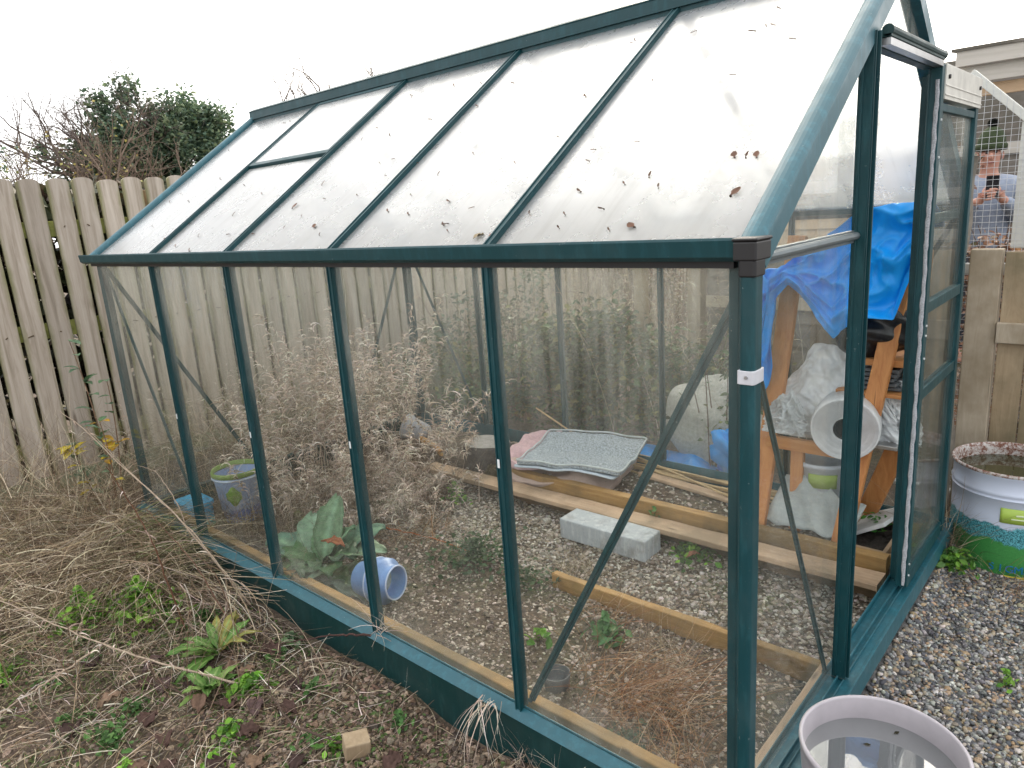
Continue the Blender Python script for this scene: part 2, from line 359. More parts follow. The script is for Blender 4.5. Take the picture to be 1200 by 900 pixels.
def schlick(nt, f0=.04, k=1.0):
    lw = N(nt, 'ShaderNodeLayerWeight'); lw.inputs['Blend'].default_value = .5
    p = N(nt, 'ShaderNodeMath', operation='POWER'); L(nt, lw.outputs['Facing'], p.inputs[0]); p.inputs[1].default_value = 5
    m = N(nt, 'ShaderNodeMath', operation='MULTIPLY_ADD'); L(nt, p.outputs[0], m.inputs[0]); m.inputs[1].default_value = (1 - f0) * k; m.inputs[2].default_value = f0
    return m.outputs[0]
def side_glass(name, dirt=.10, cond=.35, z0=1.1, z1=1.5, tint=(.97, .98, .97)):
    """clear pane: mirror reflection by angle, a film of dust, condensation thickening to the top"""
    m, nt, b = newmat(name); nt.nodes.remove(b)
    tr = N(nt, 'ShaderNodeBsdfTransparent'); tr.inputs[0].default_value = c4(tint)
    gl = N(nt, 'ShaderNodeBsdfGlossy'); gl.inputs['Roughness'].default_value = .02
    m1 = N(nt, 'ShaderNodeMixShader'); L(nt, schlick(nt, .03, .35 if 'wall' not in name else .7), m1.inputs[0]); L(nt, tr.outputs[0], m1.inputs[1]); L(nt, gl.outputs[0], m1.inputs[2])
    df = N(nt, 'ShaderNodeBsdfDiffuse'); df.inputs[0].default_value = (.62, .62, .56, 1)
    tl = N(nt, 'ShaderNodeBsdfTranslucent'); tl.inputs[0].default_value = (.7, .7, .66, 1)
    dm = N(nt, 'ShaderNodeMixShader'); dm.inputs[0].default_value = .5; L(nt, df.outputs[0], dm.inputs[1]); L(nt, tl.outputs[0], dm.inputs[2])
    g = N(nt, 'ShaderNodeNewGeometry'); sp = N(nt, 'ShaderNodeSeparateXYZ'); L(nt, g.outputs['Position'], sp.inputs[0])
    mp = N(nt, 'ShaderNodeMapping'); mp.inputs['Scale'].default_value = (1, 1, .25); L(nt, g.outputs['Position'], mp.inputs[0])
    n1 = noise(nt, mp.outputs[0], 7, 5, .65, .4)
    mp2 = N(nt, 'ShaderNodeMapping'); mp2.inputs['Scale'].default_value = (14, 14, 1); L(nt, g.outputs['Position'], mp2.inputs[0])
    n2 = noise(nt, mp2.outputs[0], 3, 3)
    n3 = noise(nt, g.outputs['Position'], 180, 2)
    zr = N(nt, 'ShaderNodeMapRange'); L(nt, sp.outputs[2], zr.inputs[0]); zr.inputs[1].default_value = z0; zr.inputs[2].default_value = z1; zr.inputs[4].default_value = cond
    a = N(nt, 'ShaderNodeMath', operation='MULTIPLY'); L(nt, zr.outputs[0], a.inputs[0]); L(nt, ramp(nt, n2, [(.35, (.12,) * 3), (.62, (1, 1, 1))]), a.inputs[1])
    d = N(nt, 'ShaderNodeMath', operation='MULTIPLY'); d.inputs[1].default_value = dirt; L(nt, ramp(nt, n1, [(.35, (.15,) * 3), (.7, (1, 1, 1))]), d.inputs[0])
    s = N(nt, 'ShaderNodeMath', operation='ADD'); L(nt, a.outputs[0], s.inputs[0]); L(nt, d.outputs[0], s.inputs[1])
    bz = N(nt, 'ShaderNodeMapRange'); L(nt, sp.outputs[2], bz.inputs[0]); bz.inputs[1].default_value = .40; bz.inputs[2].default_value = .25; bz.inputs[4].default_value = .10
    bm = N(nt, 'ShaderNodeMath', operation='MULTIPLY'); L(nt, bz.outputs[0], bm.inputs[0]); L(nt, ramp(nt, n1, [(.3, (.1,) * 3), (.7, (1, 1, 1))]), bm.inputs[1])
    s0 = N(nt, 'ShaderNodeMath', operation='ADD'); L(nt, s.outputs[0], s0.inputs[0]); L(nt, bm.outputs[0], s0.inputs[1]); s = s0
    sk = ramp(nt, n3, [(.70, (0, 0, 0)), (.74, (.25,) * 3)])
    s2 = N(nt, 'ShaderNodeMath', operation='ADD', use_clamp=True); L(nt, s.outputs[0], s2.inputs[0]); L(nt, sk, s2.inputs[1])
    m2 = N(nt, 'ShaderNodeMixShader'); L(nt, s2.outputs[0], m2.inputs[0]); L(nt, m1.outputs[0], m2.inputs[1]); L(nt, dm.outputs[0], m2.inputs[2])
    L(nt, m2.outputs[0], nt.nodes['Material Output'].inputs['Surface']); return m
M['glass'] = side_glass('wall_glass', .045, .20, .95, 1.46)
M['glass_gable'] = side_glass('gable_glass', .06, .18, 1.1, 1.9)
M['glass_door'] = side_glass('door_glass', .06, .18, 1.2, 1.85)
def roof_glass(name='misted_roof_glass', clear=.10):
    """frosted by condensation: scatters whatever sky is behind it"""
    m, nt, b = newmat(name); nt.nodes.remove(b)
    g = N(nt, 'ShaderNodeNewGeometry')
    tl = N(nt, 'ShaderNodeBsdfTranslucent'); tl.inputs[0].default_value = (.93, .95, .96, 1)
    tr = N(nt, 'ShaderNodeBsdfTransparent'); tr.inputs[0].default_value = (.9, .93, .93, 1)
    rf = N(nt, 'ShaderNodeBsdfRefraction'); rf.inputs['IOR'].default_value = 1.12; rf.inputs['Roughness'].default_value = .38; rf.inputs[0].default_value = (1, 1, 1, 1)
    gl = N(nt, 'ShaderNodeBsdfGlossy'); gl.inputs['Roughness'].default_value = .22; gl.inputs[0].default_value = (1, 1, 1, 1)
    n1 = noise(nt, g.outputs['Position'], 2.2, 4, .6, .3)
    df = N(nt, 'ShaderNodeBsdfDiffuse'); df.inputs[0].default_value = (.8, .82, .84, 1)
    m0 = N(nt, 'ShaderNodeMixShader'); L(nt, ramp(nt, n1, [(.35, (.2,) * 3), (.65, (.4,) * 3)]), m0.inputs[0]); L(nt, rf.outputs[0], m0.inputs[1]); L(nt, tl.outputs[0], m0.inputs[2])
    mps = N(nt, 'ShaderNodeMapping'); mps.inputs['Scale'].default_value = (16, 1.1, 1.1); L(nt, g.outputs['Position'], mps.inputs[0])
    st = noise(nt, mps.outputs[0], 1.6, 5, .7, .2); n4 = noise(nt, g.outputs['Position'], 5.5, 5, .65); n5 = noise(nt, g.outputs['Position'], 150, 2)
    L(nt, ramp(nt, n4, [(.35, (.14,) * 3), (.65, (.42,) * 3)]), rf.inputs['Roughness'])
    m1 = N(nt, 'ShaderNodeMixShader'); m1.inputs[0].default_value = clear; L(nt, m0.outputs[0], m1.inputs[1]); L(nt, tr.outputs[0], m1.inputs[2])
    m3 = N(nt, 'ShaderNodeMixShader'); m3.inputs[0].default_value = .12; L(nt, m1.outputs[0], m3.inputs[1]); L(nt, df.outputs[0], m3.inputs[2])
    # grime: washed-down streaks, a dirty line above the gutter, fine specks
    sz = N(nt, 'ShaderNodeSeparateXYZ'); L(nt, g.outputs['Position'], sz.inputs[0]); lowz = N(nt, 'ShaderNodeMapRange'); L(nt, sz.outputs[2], lowz.inputs[0]); lowz.inputs[1].default_value = 1.56; lowz.inputs[2].default_value = 1.455; lowz.inputs[4].default_value = .30
    lz = N(nt, 'ShaderNodeMath', operation='MULTIPLY'); L(nt, lowz.outputs[0], lz.inputs[0]); L(nt, ramp(nt, n4, [(.35, (.2,) * 3), (.7, (1,) * 3)]), lz.inputs[1])
    a1 = N(nt, 'ShaderNodeMath', operation='ADD'); L(nt, lz.outputs[0], a1.inputs[0]); L(nt, ramp(nt, st, [(.48, (0,) * 3), (.75, (.22,) * 3)]), a1.inputs[1])
    a2 = N(nt, 'ShaderNodeMath', operation='ADD', use_clamp=True); L(nt, a1.outputs[0], a2.inputs[0]); L(nt, ramp(nt, n5, [(.74, (0,) * 3), (.78, (.2,) * 3)]), a2.inputs[1])
    gd = N(nt, 'ShaderNodeBsdfDiffuse'); gd.inputs[0].default_value = (.20, .19, .16, 1)
    m5 = N(nt, 'ShaderNodeMixShader'); L(nt, a2.outputs[0], m5.inputs[0]); L(nt, m3.outputs[0], m5.inputs[1]); L(nt, gd.outputs[0], m5.inputs[2]); m3 = m5
    m2 = N(nt, 'ShaderNodeMixShader'); L(nt, schlick(nt, .05, .9), m2.inputs[0]); L(nt, m3.outputs[0], m2.inputs[1]); L(nt, gl.outputs[0], m2.inputs[2])
    L(nt, m2.outputs[0], nt.nodes['Material Output'].inputs['Surface']); return m
M['roof'] = roof_glass(); M['roof_rear'] = roof_glass('rear_roof_glass', .42)
def water_mat(name, murk, amt):
    m, nt, b = newmat(name); nt.nodes.remove(b)
    df = N(nt, 'ShaderNodeBsdfDiffuse'); df.inputs[0].default_value = c4(murk); tr = N(nt, 'ShaderNodeBsdfTransparent'); tr.inputs[0].default_value = (.8, .85, .8, 1)
    gl = N(nt, 'ShaderNodeBsdfGlossy'); gl.inputs['Roughness'].default_value = .005
    m1 = N(nt, 'ShaderNodeMixShader'); m1.inputs[0].default_value = amt; L(nt, tr.outputs[0], m1.inputs[1]); L(nt, df.outputs[0], m1.inputs[2])
    m2 = N(nt, 'ShaderNodeMixShader'); L(nt, schlick(nt, .22, 1), m2.inputs[0]); L(nt, m1.outputs[0], m2.inputs[1]); L(nt, gl.outputs[0], m2.inputs[2])
    L(nt, m2.outputs[0], nt.nodes['Material Output'].inputs['Surface']); return m
M['water'] = water_mat('rain_water', (.30, .31, .33), .35)
M['water_green'] = water_mat('stagnant_water', (.035, .04, .015), .9)
def film(name, col, op, rough=.25):
    m, nt, b = newmat(name); b.inputs['Base Color'].default_value = c4(col); b.inputs['Roughness'].default_value = rough
    n1 = noise(nt, coords(nt), 14, 5); bump(nt, b, n1, .5, .01)
    tr = N(nt, 'ShaderNodeBsdfTransparent'); tl = N(nt, 'ShaderNodeBsdfTranslucent'); tl.inputs[0].default_value = c4(col)
    a = N(nt, 'ShaderNodeMixShader'); a.inputs[0].default_value = .22; L(nt, b.outputs[0], a.inputs[1]); L(nt, tl.outputs[0], a.inputs[2])
    c = N(nt, 'ShaderNodeMixShader'); L(nt, ramp(nt, n1, [(.3, (op * .8,) * 3), (.7, (min(1, op * 1.15),) * 3)]), c.inputs[0]); L(nt, tr.outputs[0], c.inputs[1]); L(nt, a.outputs[0], c.inputs[2])
    L(nt, c.outputs[0], nt.nodes['Material Output'].inputs['Surface']); return m
M['bubble'] = film('bubble_wrap', (.90, .92, .94), .95)
M['film'] = film('clear_polythene', (.82, .86, .88), .7)
M['tarp'] = plain('blue_tarpaulin', (.002, .33, .90), .45, 0, .12, 9, .35)
M['bag'] = plain('black_bin_bag', (.012, .012, .014), .25, 0, .2, 12, .7)

def ground_mat():
    m, nt, b = newmat('ground_soil'); g = N(nt, 'ShaderNodeNewGeometry'); P = g.outputs['Position']
    sp = N(nt, 'ShaderNodeSeparateXYZ'); L(nt, P, sp.inputs[0])
    n1 = noise(nt, P, 45, 8, .7); n2 = noise(nt, P, 2.3, 4); n3 = noise(nt, P, 11, 4)
    soil = ramp(nt, n1, [(.3, (.035, .025, .018)), (.5, (.095, .068, .047)), (.7, (.20, .15, .11))])
    moss = ramp(nt, n1, [(.3, (.025, .03, .012)), (.7, (.12, .13, .05))])
    soil = mix(nt, ramp(nt, n2, [(.5, (0, 0, 0)), (.68, (.6, .6, .6))]), soil, moss)
    grav = ramp(nt, n1, [(.3, (.045, .042, .04)), (.55, (.13, .125, .12)), (.72, (.26, .25, .24))])
    mr = N(nt, 'ShaderNodeMapRange'); L(nt, sp.outputs[0], mr.inputs[0]); mr.inputs[1].default_value = -.03; mr.inputs[2].default_value = .03
    col = mix(nt, mr.outputs[0], soil, grav)
    L(nt, col, b.inputs['Base Color']); b.inputs['Roughness'].default_value = .95; bump(nt, b, n1, .8, .01); return m
M['ground'] = ground_mat()

# ------------------------------------------------------------------ GROUND
def axis(a, b, step, lo, hi):
    mid = np.arange(a, b, step); out = []
    d = step
    x = a
    left = []
    while x > lo: d *= 1.35; x -= d; left.append(x)
    d = step; x = mid[-1]; right = []
    while x < hi: d *= 1.35; x += d; right.append(x)
    return np.array(left[::-1] + list(mid) + right)
ax_ = axis(-4.6, 1.3, .024, -160, 160); ay_ = axis(-1.5, 3.2, .024, -160, 160)
X, Y = np.meshgrid(ax_, ay_, indexing='ij'); Z = H(X, Y)
far = sst(np.maximum(abs(X + 1), abs(Y - 1)), 8, 30); Z = Z * (1 - far) + .02 * far
gm = MB(); gm.grid(np.stack([X, Y, Z], -1))
tag(gm.build('ground', M['ground'], smooth=True), 'bare brown soil with moss around the greenhouse', 'ground', kind='structure')

# ------------------------------------------------------------------ GREENHOUSE
Zs, Ze, Zr, Yr = .24, 1.43, 2.088, .9126
XB = [0, -.62, -1.24, -1.86, -2.48, -3.1]
gh = thing('greenhouse', (-1.55, .9, 0), 'dark green aluminium greenhouse with misted glass roof and open sliding door', 'greenhouse')
def G(mb, name, mat, smooth=False, bevel=0, lab=None, par=None):
    o = mb.build(name, mat, par or gh, smooth, bevel)
    if lab: o['label'] = lab
    return o
# base: plinth + sill on each side
b = MB()
for A_, C_ in (((GX0 - .035, -.030, -.02), (.030, -.012, .225)), ((GX0 - .035, GY1 + .012, -.02), (.030, GY1 + .03, .225)), ((.012, -.0115, -.02), (.030, GY1 + .0115, .205)), ((GX0 - .035, -.0115, -.02), (GX0 - .017, GY1 + .0115, .225))):
    b = MB(); b.span(A_, C_); G(b, 'plinth', M['teal_dark'], bevel=.002)
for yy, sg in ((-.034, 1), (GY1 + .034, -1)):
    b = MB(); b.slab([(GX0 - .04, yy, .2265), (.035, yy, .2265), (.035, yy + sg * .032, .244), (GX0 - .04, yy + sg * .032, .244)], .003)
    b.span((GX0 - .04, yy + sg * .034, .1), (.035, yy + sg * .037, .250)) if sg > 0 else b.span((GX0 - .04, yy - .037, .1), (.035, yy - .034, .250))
    G(b, 'sill', M['teal_skylit'], bevel=.0008)
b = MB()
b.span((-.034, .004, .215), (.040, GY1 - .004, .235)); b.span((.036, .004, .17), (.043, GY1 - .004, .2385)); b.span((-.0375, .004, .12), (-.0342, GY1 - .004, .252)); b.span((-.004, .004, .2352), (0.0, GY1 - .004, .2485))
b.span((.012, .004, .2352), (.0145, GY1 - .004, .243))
G(b, 'sill', M['teal_skylit'], bevel=.001, lab='door track sill across the gable')
b = MB(); b.span((GX0 - .038, .006, .2265), (GX0, GY1 - .006, .245)); G(b, 'sill', M['teal'])
# corner posts
for x, y in ((-.006, .012), (GX0 + .012, .012), (-.006, GY1 - .012), (GX0 + .012, GY1 - .012)):
    b = MB(); s1 = 1 if x < -1 else -1; s2 = 1 if y < 1 else -1
    b.span((x - .012, y - .012, .246), (x + .012, y + .012, Ze + .02)); b.span((x + s1 * .012, y - s2 * .012, .246), (x + s1 * .03, y - s2 * .008, Ze)); b.span((x - s1 * .012, y + s2 * .012, .246), (x - s1 * .008, y + s2 * .03, Ze))
    G(b, 'corner_post', M['teal'], bevel=.001)
def bar(p0, p1, out, name='glazing_bar', w=.022, flange=.012, stem=.022):
    """T section: flange outside, stem behind, raised lip"""
    b = MB(); p0 = np.array(p0, float); p1 = np.array(p1, float); o = np.array(out, float)
    b.beam(p0 + o * .006, p1 + o * .006, w, flange, up=out)
    b.beam(p0 - o * .014, p1 - o * .014, .006, stem, up=out)
    d = (p1 - p0) / np.linalg.norm(p1 - p0); sd = np.cross(d, o)
    for k in (-1, 1): b.beam(p0 + o * .0125 + sd * k * w * .35, p1 + o * .0125 + sd * k * w * .35, .004, .0045, up=out)
    return G(b, name, M['teal'])
for i, x in enumerate(XB[1:5]):
    f = bar((x, 0, .236), (x, 0, Ze), (0, -1, 0))
    s = MB(); s.span((x - .004, -.0165, [.93, .87, .80, .78][i]), (x + .003, -.0155, [.93, .87, .80, .78][i] + .022)); s.build('sticker', M['sticker'], f)
    bar((x, GY1, .25), (x, GY1, Ze), (0, 1, 0))
# far gable frame
for y in (.625, 1.24): bar((GX0, y, .25), (GX0, y, Ze + .66 * (.66)), (-1, 0, 0))
b = MB(); b.beam((GX0, .02, Ze), (GX0, GY1 - .02, Ze), .02, .025); G(b, 'cross_rail', M['teal'])
# near gable frame: left jamb, right jamb behind the door, cross rail
zj = 1.845
b = MB(); b.span((-.018, .606, .237), (.014, .630, zj + .02)); b.span((.014, .622, .24), (.022, .628, zj + .02)); b.span((.014, .608, .24), (.017, .612, zj + .02)); b.span((-.012, .603, .25), (-.006, .606, zj)); 
G(b, 'door_jamb', M['teal'], bevel=.001)
b = MB(); b.span((-.02, 1.228, .237), (.0, 1.250, zj + .02)); b.span((-.035, 1.236, .24), (-.02, 1.243, zj)); G(b, 'door_jamb', M['teal'], bevel=.001)
b = MB()
b.tube([(-.006, .03, Ze - .004), (-.006, .605, Ze - .004)], .009, 10); b.span((-.022, .03, Ze - .02), (-.010, .605, Ze + .008))
G(b, 'cross_rail', plain('dull_grey_rail', (.13, .155, .165), .4, .3), smooth=False, lab='grey cross rail between the gable panes')
b = MB(); b.span((-.012, 1.25, Ze - .02), (.008, GY1 - .03, Ze + .008)); G(b, 'cross_rail', M['teal'])
# door track at the top
b = MB(); zt = 1.865
b.span((-.015, .642, zt - .03), (.010, 1.165, zt + .005)); b.span((.010, .645, zt - .012), (.036, 1.165, zt - .005)); b.tube([(.028, .645, zt + .002), (.028, 1.17, zt + .002)], .012, 12)
tr = G(b, 'door_track', M['teal_dark'], bevel=.001)
b = MB(); b.span((.012, .65, zt - .028), (.034, 1.16, zt - .013)); b.build('track_rail', M['alu'], tr)
# eave gutter, front and back
for yy, sg in ((0, -1), (GY1, 1)):
    b = MB(); x0, x1 = GX0 - .05, -.003
    pr = [(0, .0), (.0, .036), (.006, .038), (.012, .034), (.038, .034), (.048, .040), (.050, .036), (.046, .008), (.036, 0)]
    prof = np.array([(yy + sg * (a + .002), Ze + .0 + c) for a, c in pr]); k = len(prof)
    v = np.vstack([np.c_[np.full(k, x0), prof], np.c_[np.full(k, x1), prof]])
    b.add(v, [tuple(range(k)), tuple(range(2 * k - 1, k - 1, -1))] + [(i, k + i, k + (i + 1) % k, (i + 1) % k) for i in range(k)])
    G(b, 'gutter', M['teal'])
    b = MB(); b.span((x0 + .03, yy - .016 * (1 if sg < 0 else -1) + .0, Ze - .014), (-.02, yy + .010, Ze - .001)); G(b, 'eave_rail', M['black'])
# roof bars, ridge, verges
def roofpt(x, t, side=0, lift=0.0):
    y = Yr * t; z = Ze + .022 + (Zr - Ze - .022) * t
    n = np.array([0, -(Zr - Ze), Yr]) / math.hypot(Zr - Ze, Yr)
    p = np.array([x, y, z]) + n * lift
    if side: p[1] = 2 * Yr - p[1]
    return p
nf = np.array([0, -(Zr - Ze), Yr]) / math.hypot(Zr - Ze, Yr); nb = nf * np.array([1, -1, 1])
for x in XB[1:5]:
    bar(roofpt(x, -.015), roofpt(x, .985), nf, 'roof_bar', w=.024); bar(roofpt(x, -.01, 1), roofpt(x, .985, 1), nb, 'roof_bar', w=.024)
b = MB(); zz = Zr
b.span((GX0 - .02, Yr - .028, zz - .034), (.02, Yr - .022, zz + .035)); b.span((GX0 - .02, Yr + .022, zz - .034), (.02, Yr + .028, zz + .035)); b.slab([(GX0 - .02, Yr - .030, zz + .036), (.02, Yr - .030, zz + .036), (.02, Yr, zz + .05), (GX0 - .02, Yr, zz + .05)], .004)
b.slab([(GX0 - .02, Yr, zz + .0505), (.02, Yr, zz + .0505), (.02, Yr + .03, zz + .036), (GX0 - .02, Yr + .03, zz + .036)], .004)
b.span((GX0 - .02, Yr - .036, zz - .004), (.02, Yr - .0285, zz + .001))
G(b, 'ridge', M['teal'])
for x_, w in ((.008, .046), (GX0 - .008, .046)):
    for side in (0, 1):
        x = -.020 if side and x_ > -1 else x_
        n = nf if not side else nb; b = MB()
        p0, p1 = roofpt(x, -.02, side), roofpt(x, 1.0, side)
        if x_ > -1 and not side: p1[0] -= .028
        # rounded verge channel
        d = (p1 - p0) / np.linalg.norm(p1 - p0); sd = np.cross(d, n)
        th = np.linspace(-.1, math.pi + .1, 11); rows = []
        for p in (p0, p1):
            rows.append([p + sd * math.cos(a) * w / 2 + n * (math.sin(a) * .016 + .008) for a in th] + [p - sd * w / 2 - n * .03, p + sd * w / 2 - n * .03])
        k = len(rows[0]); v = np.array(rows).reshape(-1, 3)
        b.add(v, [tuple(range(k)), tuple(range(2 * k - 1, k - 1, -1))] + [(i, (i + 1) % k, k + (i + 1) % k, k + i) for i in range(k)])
        G(b, 'verge_rafter', M['teal_skylit'], smooth=False)
# wall panes
def pane(pts, mat, t=.003, name='glass_pane'): b = MB(); b.slab(pts, t); return G(b, name, mat)
for i in range(5):
    xa, xb = XB[i] - .012, XB[i + 1] + .012
    pane([(xb, 0, .24), (xa, 0, .24), (xa, 0, Ze - .004), (xb, 0, Ze - .004)], M['glass'])
    pane([(xb, GY1, .24), (xa, GY1, .24), (xa, GY1, Ze), (xb, GY1, Ze)], M['glass'])
    for side in (0, 1):
        if i == 3 and side == 0:
            P_ = lambda x, t, l=.0: tuple(roofpt(x, t, 0, l))
            pane([P_(xb, 0), P_(xa, 0), P_(xa, .52), P_(xb, .52)], M['roof'], name='roof_pane')
        else: pane([tuple(roofpt(xb, 0, side)), tuple(roofpt(xa, 0, side)), tuple(roofpt(xa, .97, side)), tuple(roofpt(xb, .97, side))], M['roof_rear'] if side else M['roof'], name='roof_pane')
# roof vent in the fourth bay
xa, xb = XB[3] - .016, XB[4] + .016
b = MB()
for t0, t1, x0, x1 in ((.535, .535, xb, xa), (.96, .96, xb, xa)): b.beam(roofpt(x0, t0, 0, .006), roofpt(x1, t1, 0, .006), .022, .016, up=nf)
for x in (xa - .008, xb + .008): b.beam(roofpt(x, .53, 0, .006), roofpt(x, .965, 0, .006), .014, .014, up=nf)
vt = G(b, 'roof_vent', M['teal'], bevel=.001)
b = MB(); b.slab([tuple(roofpt(xb, .54, 0, .010)), tuple(roofpt(xa, .54, 0, .010)), tuple(roofpt(xa, .955, 0, .010)), tuple(roofpt(xb, .955, 0, .010))], .003); b.build('vent_pane', M['roof'], vt)
# gable panes
for X_, M_ in ((-.02, M['glass_gable']), (GX0, M['glass'])):
    for y0, y1 in ((.03, .604), (.64, 1.228), (1.252, GY1 - .03)):
        if X_ > -1 and .6 < y0 < .7:
            pane([(X_, y0, zt + .01), (X_, y1, zt + .01), (X_, Yr + .1, Zr - .06), (X_, Yr, Zr - .01), (X_, Yr - .1, Zr - .06)], M_); continue
        pane([(X_, y0, .25), (X_, y1, .25), (X_, y1, Ze - .02), (X_, y0, Ze - .02)], M_)
        zz = lambda y: Ze + .0 + (Zr - Ze) * (1 - abs(y - Yr) / Yr)
        top = [(X_, y1, zz(y1)), (X_, y0, zz(y0))]
        if y0 < Yr < y1: top = [(X_, y1, zz(y1)), (X_, Yr, Zr), (X_, y0, zz(y0))]
        pane([(X_, y0, Ze + .008), (X_, y1, Ze + .008)] + top, M_)
# braces
def brace(p0, p1, up):
    b = MB(); p0 = np.array(p0, float); p1 = np.array(p1, float); b.beam(p0, p1, .003, .020, up=up)
    b.beam(p0, p1, .012, .003, up=up)
    d = (p1 - p0) / np.linalg.norm(p1 - p0); b.tube([p1 - np.array([.005, .006, 0]), p1 + np.array([.004, -.006, 0])], .006, 8, col=None)
    G(b, 'brace', M['teal'])
brace((-.03, .022, 1.36), (-.60, .022, .262), (1, 0, .5)); brace((GX0 + .03, .022, 1.40), (XB[4] - .02, .022, .262), (1, 0, -.5))
brace((-.03, GY1 - .022, 1.40), (-.60, GY1 - .022, .262), (1, 0, .5)); brace((GX0 + .03, GY1 - .022, 1.40), (XB[4] - .02, GY1 - .022, .262), (1, 0, -.5))
brace((-.030, .03, 1.38), (-.030, .59, .262), (0, 1, .5)); brace((GX0 + .024, .03, 1.40), (GX0 + .024, .60, .262), (0, 1, .5)); brace((GX0 + .024, GY1 - .03, 1.40), (GX0 + .024, 1.26, .262), (0, 1, -.5))
# downpipe with black elbow and pale clip
b = MB()
def rrect(cx, cy, w, d, z0, z1, r=.006):
    pts = []
    for sx, sy, a0 in ((1, 1, 0), (-1, 1, 90), (-1, -1, 180), (1, -1, 270)):
        for k in range(5):
            a = R(a0 + k * 22.5); pts.append((cx + sx * (w / 2 - r) + r * math.cos(a), cy + sy * (d / 2 - r) + r * math.sin(a)))
    k = len(pts); v = [(x, y, z0) for x, y in pts] + [(x, y, z1) for x, y in pts]
    return v, [tuple(range(k))[::-1], tuple(range(k, 2 * k))] + [(i, (i + 1) % k, k + (i + 1) % k, k + i) for i in range(k)]
v, f = rrect(.0205, -.034, .027, .040, .12, 1.425, .009); b.add(v, f)
dp = G(b, 'downpipe', M['teal'], smooth=False)
b = MB(); v, f = rrect(.0205, -.034, .031, .044, 1.405, 1.434); b.add(v, f); b.span((-.003, -.058, 1.432), (.038, .004, 1.464)); b.span((-.005, -.060, 1.464), (.040, .006, 1.470)); b.build('elbow', M['black'], dp, bevel=.003)
b = MB(); v, f = rrect(.0205, -.034, .032, .045, 1.222, 1.246); b.add(v, f); cl = b.build('pipe_clip', M['clip'], dp, bevel=.001)
b = MB(); b.tube([(.022, -.0585, 1.235), (.022, -.0560, 1.235)], .003, 8); b.build('screw', M['alu'], cl)
# sliding door pushed right of its opening
dy0, dy1, dz0, dz1, dx0, dx1 = 1.158, 1.69, .262, 1.845, .004, .033
b = MB()
b.span((dx0, dy0, dz0), (dx1, dy0 + .034, dz1)); b.span((dx0 + .004, dy0 + .034, dz0 + .0), (dx0 + .012, dy0 + .045, dz1 - .1)); b.span((dx0, dy1 - .034, dz0), (dx1, dy1, dz1)); b.span((dx0 - .004, dy0, dz0), (dx0, dy0 + .02, dz1))
dr = G(b, 'door', M['teal'], bevel=.0015)
for z, h in ((.275, .05), (.90, .034), (1.17, .034), (1.735, .02)):
    q = MB(); q.span((dx0 + .003, dy0 + .034, z - h / 2), (dx1 - .003, dy1 - .034, z + h / 2)); q.build('door_rail', M['teal'], dr, bevel=.0015)
q = MB(); q.span((dx0 + .002, dy0 + .03, 1.755), (dx1 + .004, dy1 + .012, 1.847)); q.span((dx1 + .004, dy0 + .03, 1.79), (dx1 + .006, dy1 + .012, 1.794)); q.span((dx1 + .004, dy0 + .03, 1.765), (dx1 + .006, dy1 + .012, 1.769)); q.build('top_panel', M['cream'], dr, bevel=.001)
for yy in (dy0 + .06, dy1 - .03): q = MB(); q.tube([(dx1 + .003, yy, 1.815), (dx1 + .009, yy, 1.815)], .006, 10); q.build('bolt', M['black'], dr)
q = MB()
zz_ = np.linspace(dz0 + .01, dz1 - .04, 90)
q.tube([(dx0 + .020 + random.uniform(-.0012, .0012), dy0 - .004 + random.uniform(-.0015, .0015), z) for z in zz_], [.0055 * random.uniform(.8, 1.25) for z in zz_], 7); q.build('brush_seal', M['brush'], dr)
for z0, z1 in ((.30, .883), (.917, 1.153), (1.187, 1.725)):
    q = MB(); q.slab([(dx0 + .016, dy0 + .034, z0), (dx0 + .016, dy1 - .034, z0), (dx0 + .016, dy1 - .034, z1), (dx0 + .016, dy0 + .034, z1)], .003); q.build('door_pane', M['glass_door'], dr)
for z in (.30, .34, 1.02, 1.09, 1.70, 1.60, 1.12): q = MB(); q.tube([(dx1 - .001, dy0 + .017, z), (dx1 + .003, dy0 + .017, z)], .0032, 8); q.build('rivet', M['sticker'], dr)

# ------------------------------------------------------------------ SEEDS AND LEAVES ON THE ROOF
seeds = [(-0.517, 0.292, 0), (-0.473, 0.183, 0), (-0.574, 0.117, 0), (-0.453, 0.064, 0), (-0.465, 0.107, 0), (-0.305, 0.214, 0), (-0.265, 0.06, 1), (-0.131, 0.252, 1), (-0.082, 0.245, 1), (-0.082, 0.137, 1), (-0.265, 0.762, 0), (-0.687, 0.411, 0), (-0.771, 0.321, 0), (-1.112, 0.764, 0), (-0.985, 0.392, 0), (-0.701, 0.842, 0), (-0.712, 0.592, 0), (-0.792, 0.151, 0), (-1.532, 0.611, 0), (-1.254, 0.389, 0), (-1.445, 0.416, 0), (-1.334, 0.339, 0), (-1.101, 0.227, 0), (-1.033, 0.145, 0), (-1.145, 0.166, 0), (-1.063, 0.314, 0), (-0.908, 0.186, 0), (-0.808, 0.069, 0), (-1.396, 0.635, 0), (-2.04, 0.832, 0), (-1.721, 0.228, 1), (-1.461, 0.119, 1), (-1.384, 0.079, 0), (-1.643, 0.121, 0), (-1.812, 0.099, 0), (-2.347, 0.723, 0), (-1.975, 0.602, 0), (-2.606, 0.877, 0), (-2.962, 0.358, 0), (-2.933, 0.408, 0), (-2.345, 0.055, 0), (-2.237, 0.107, 0), (-2.132, 0.217, 0), (-2.669, 0.484, 0), (-1.192, 0.662, 0)]
for _ in range(48): seeds.append((-random.uniform(.05, 3.0), random.uniform(.05, .93) ** 1.3, 0))
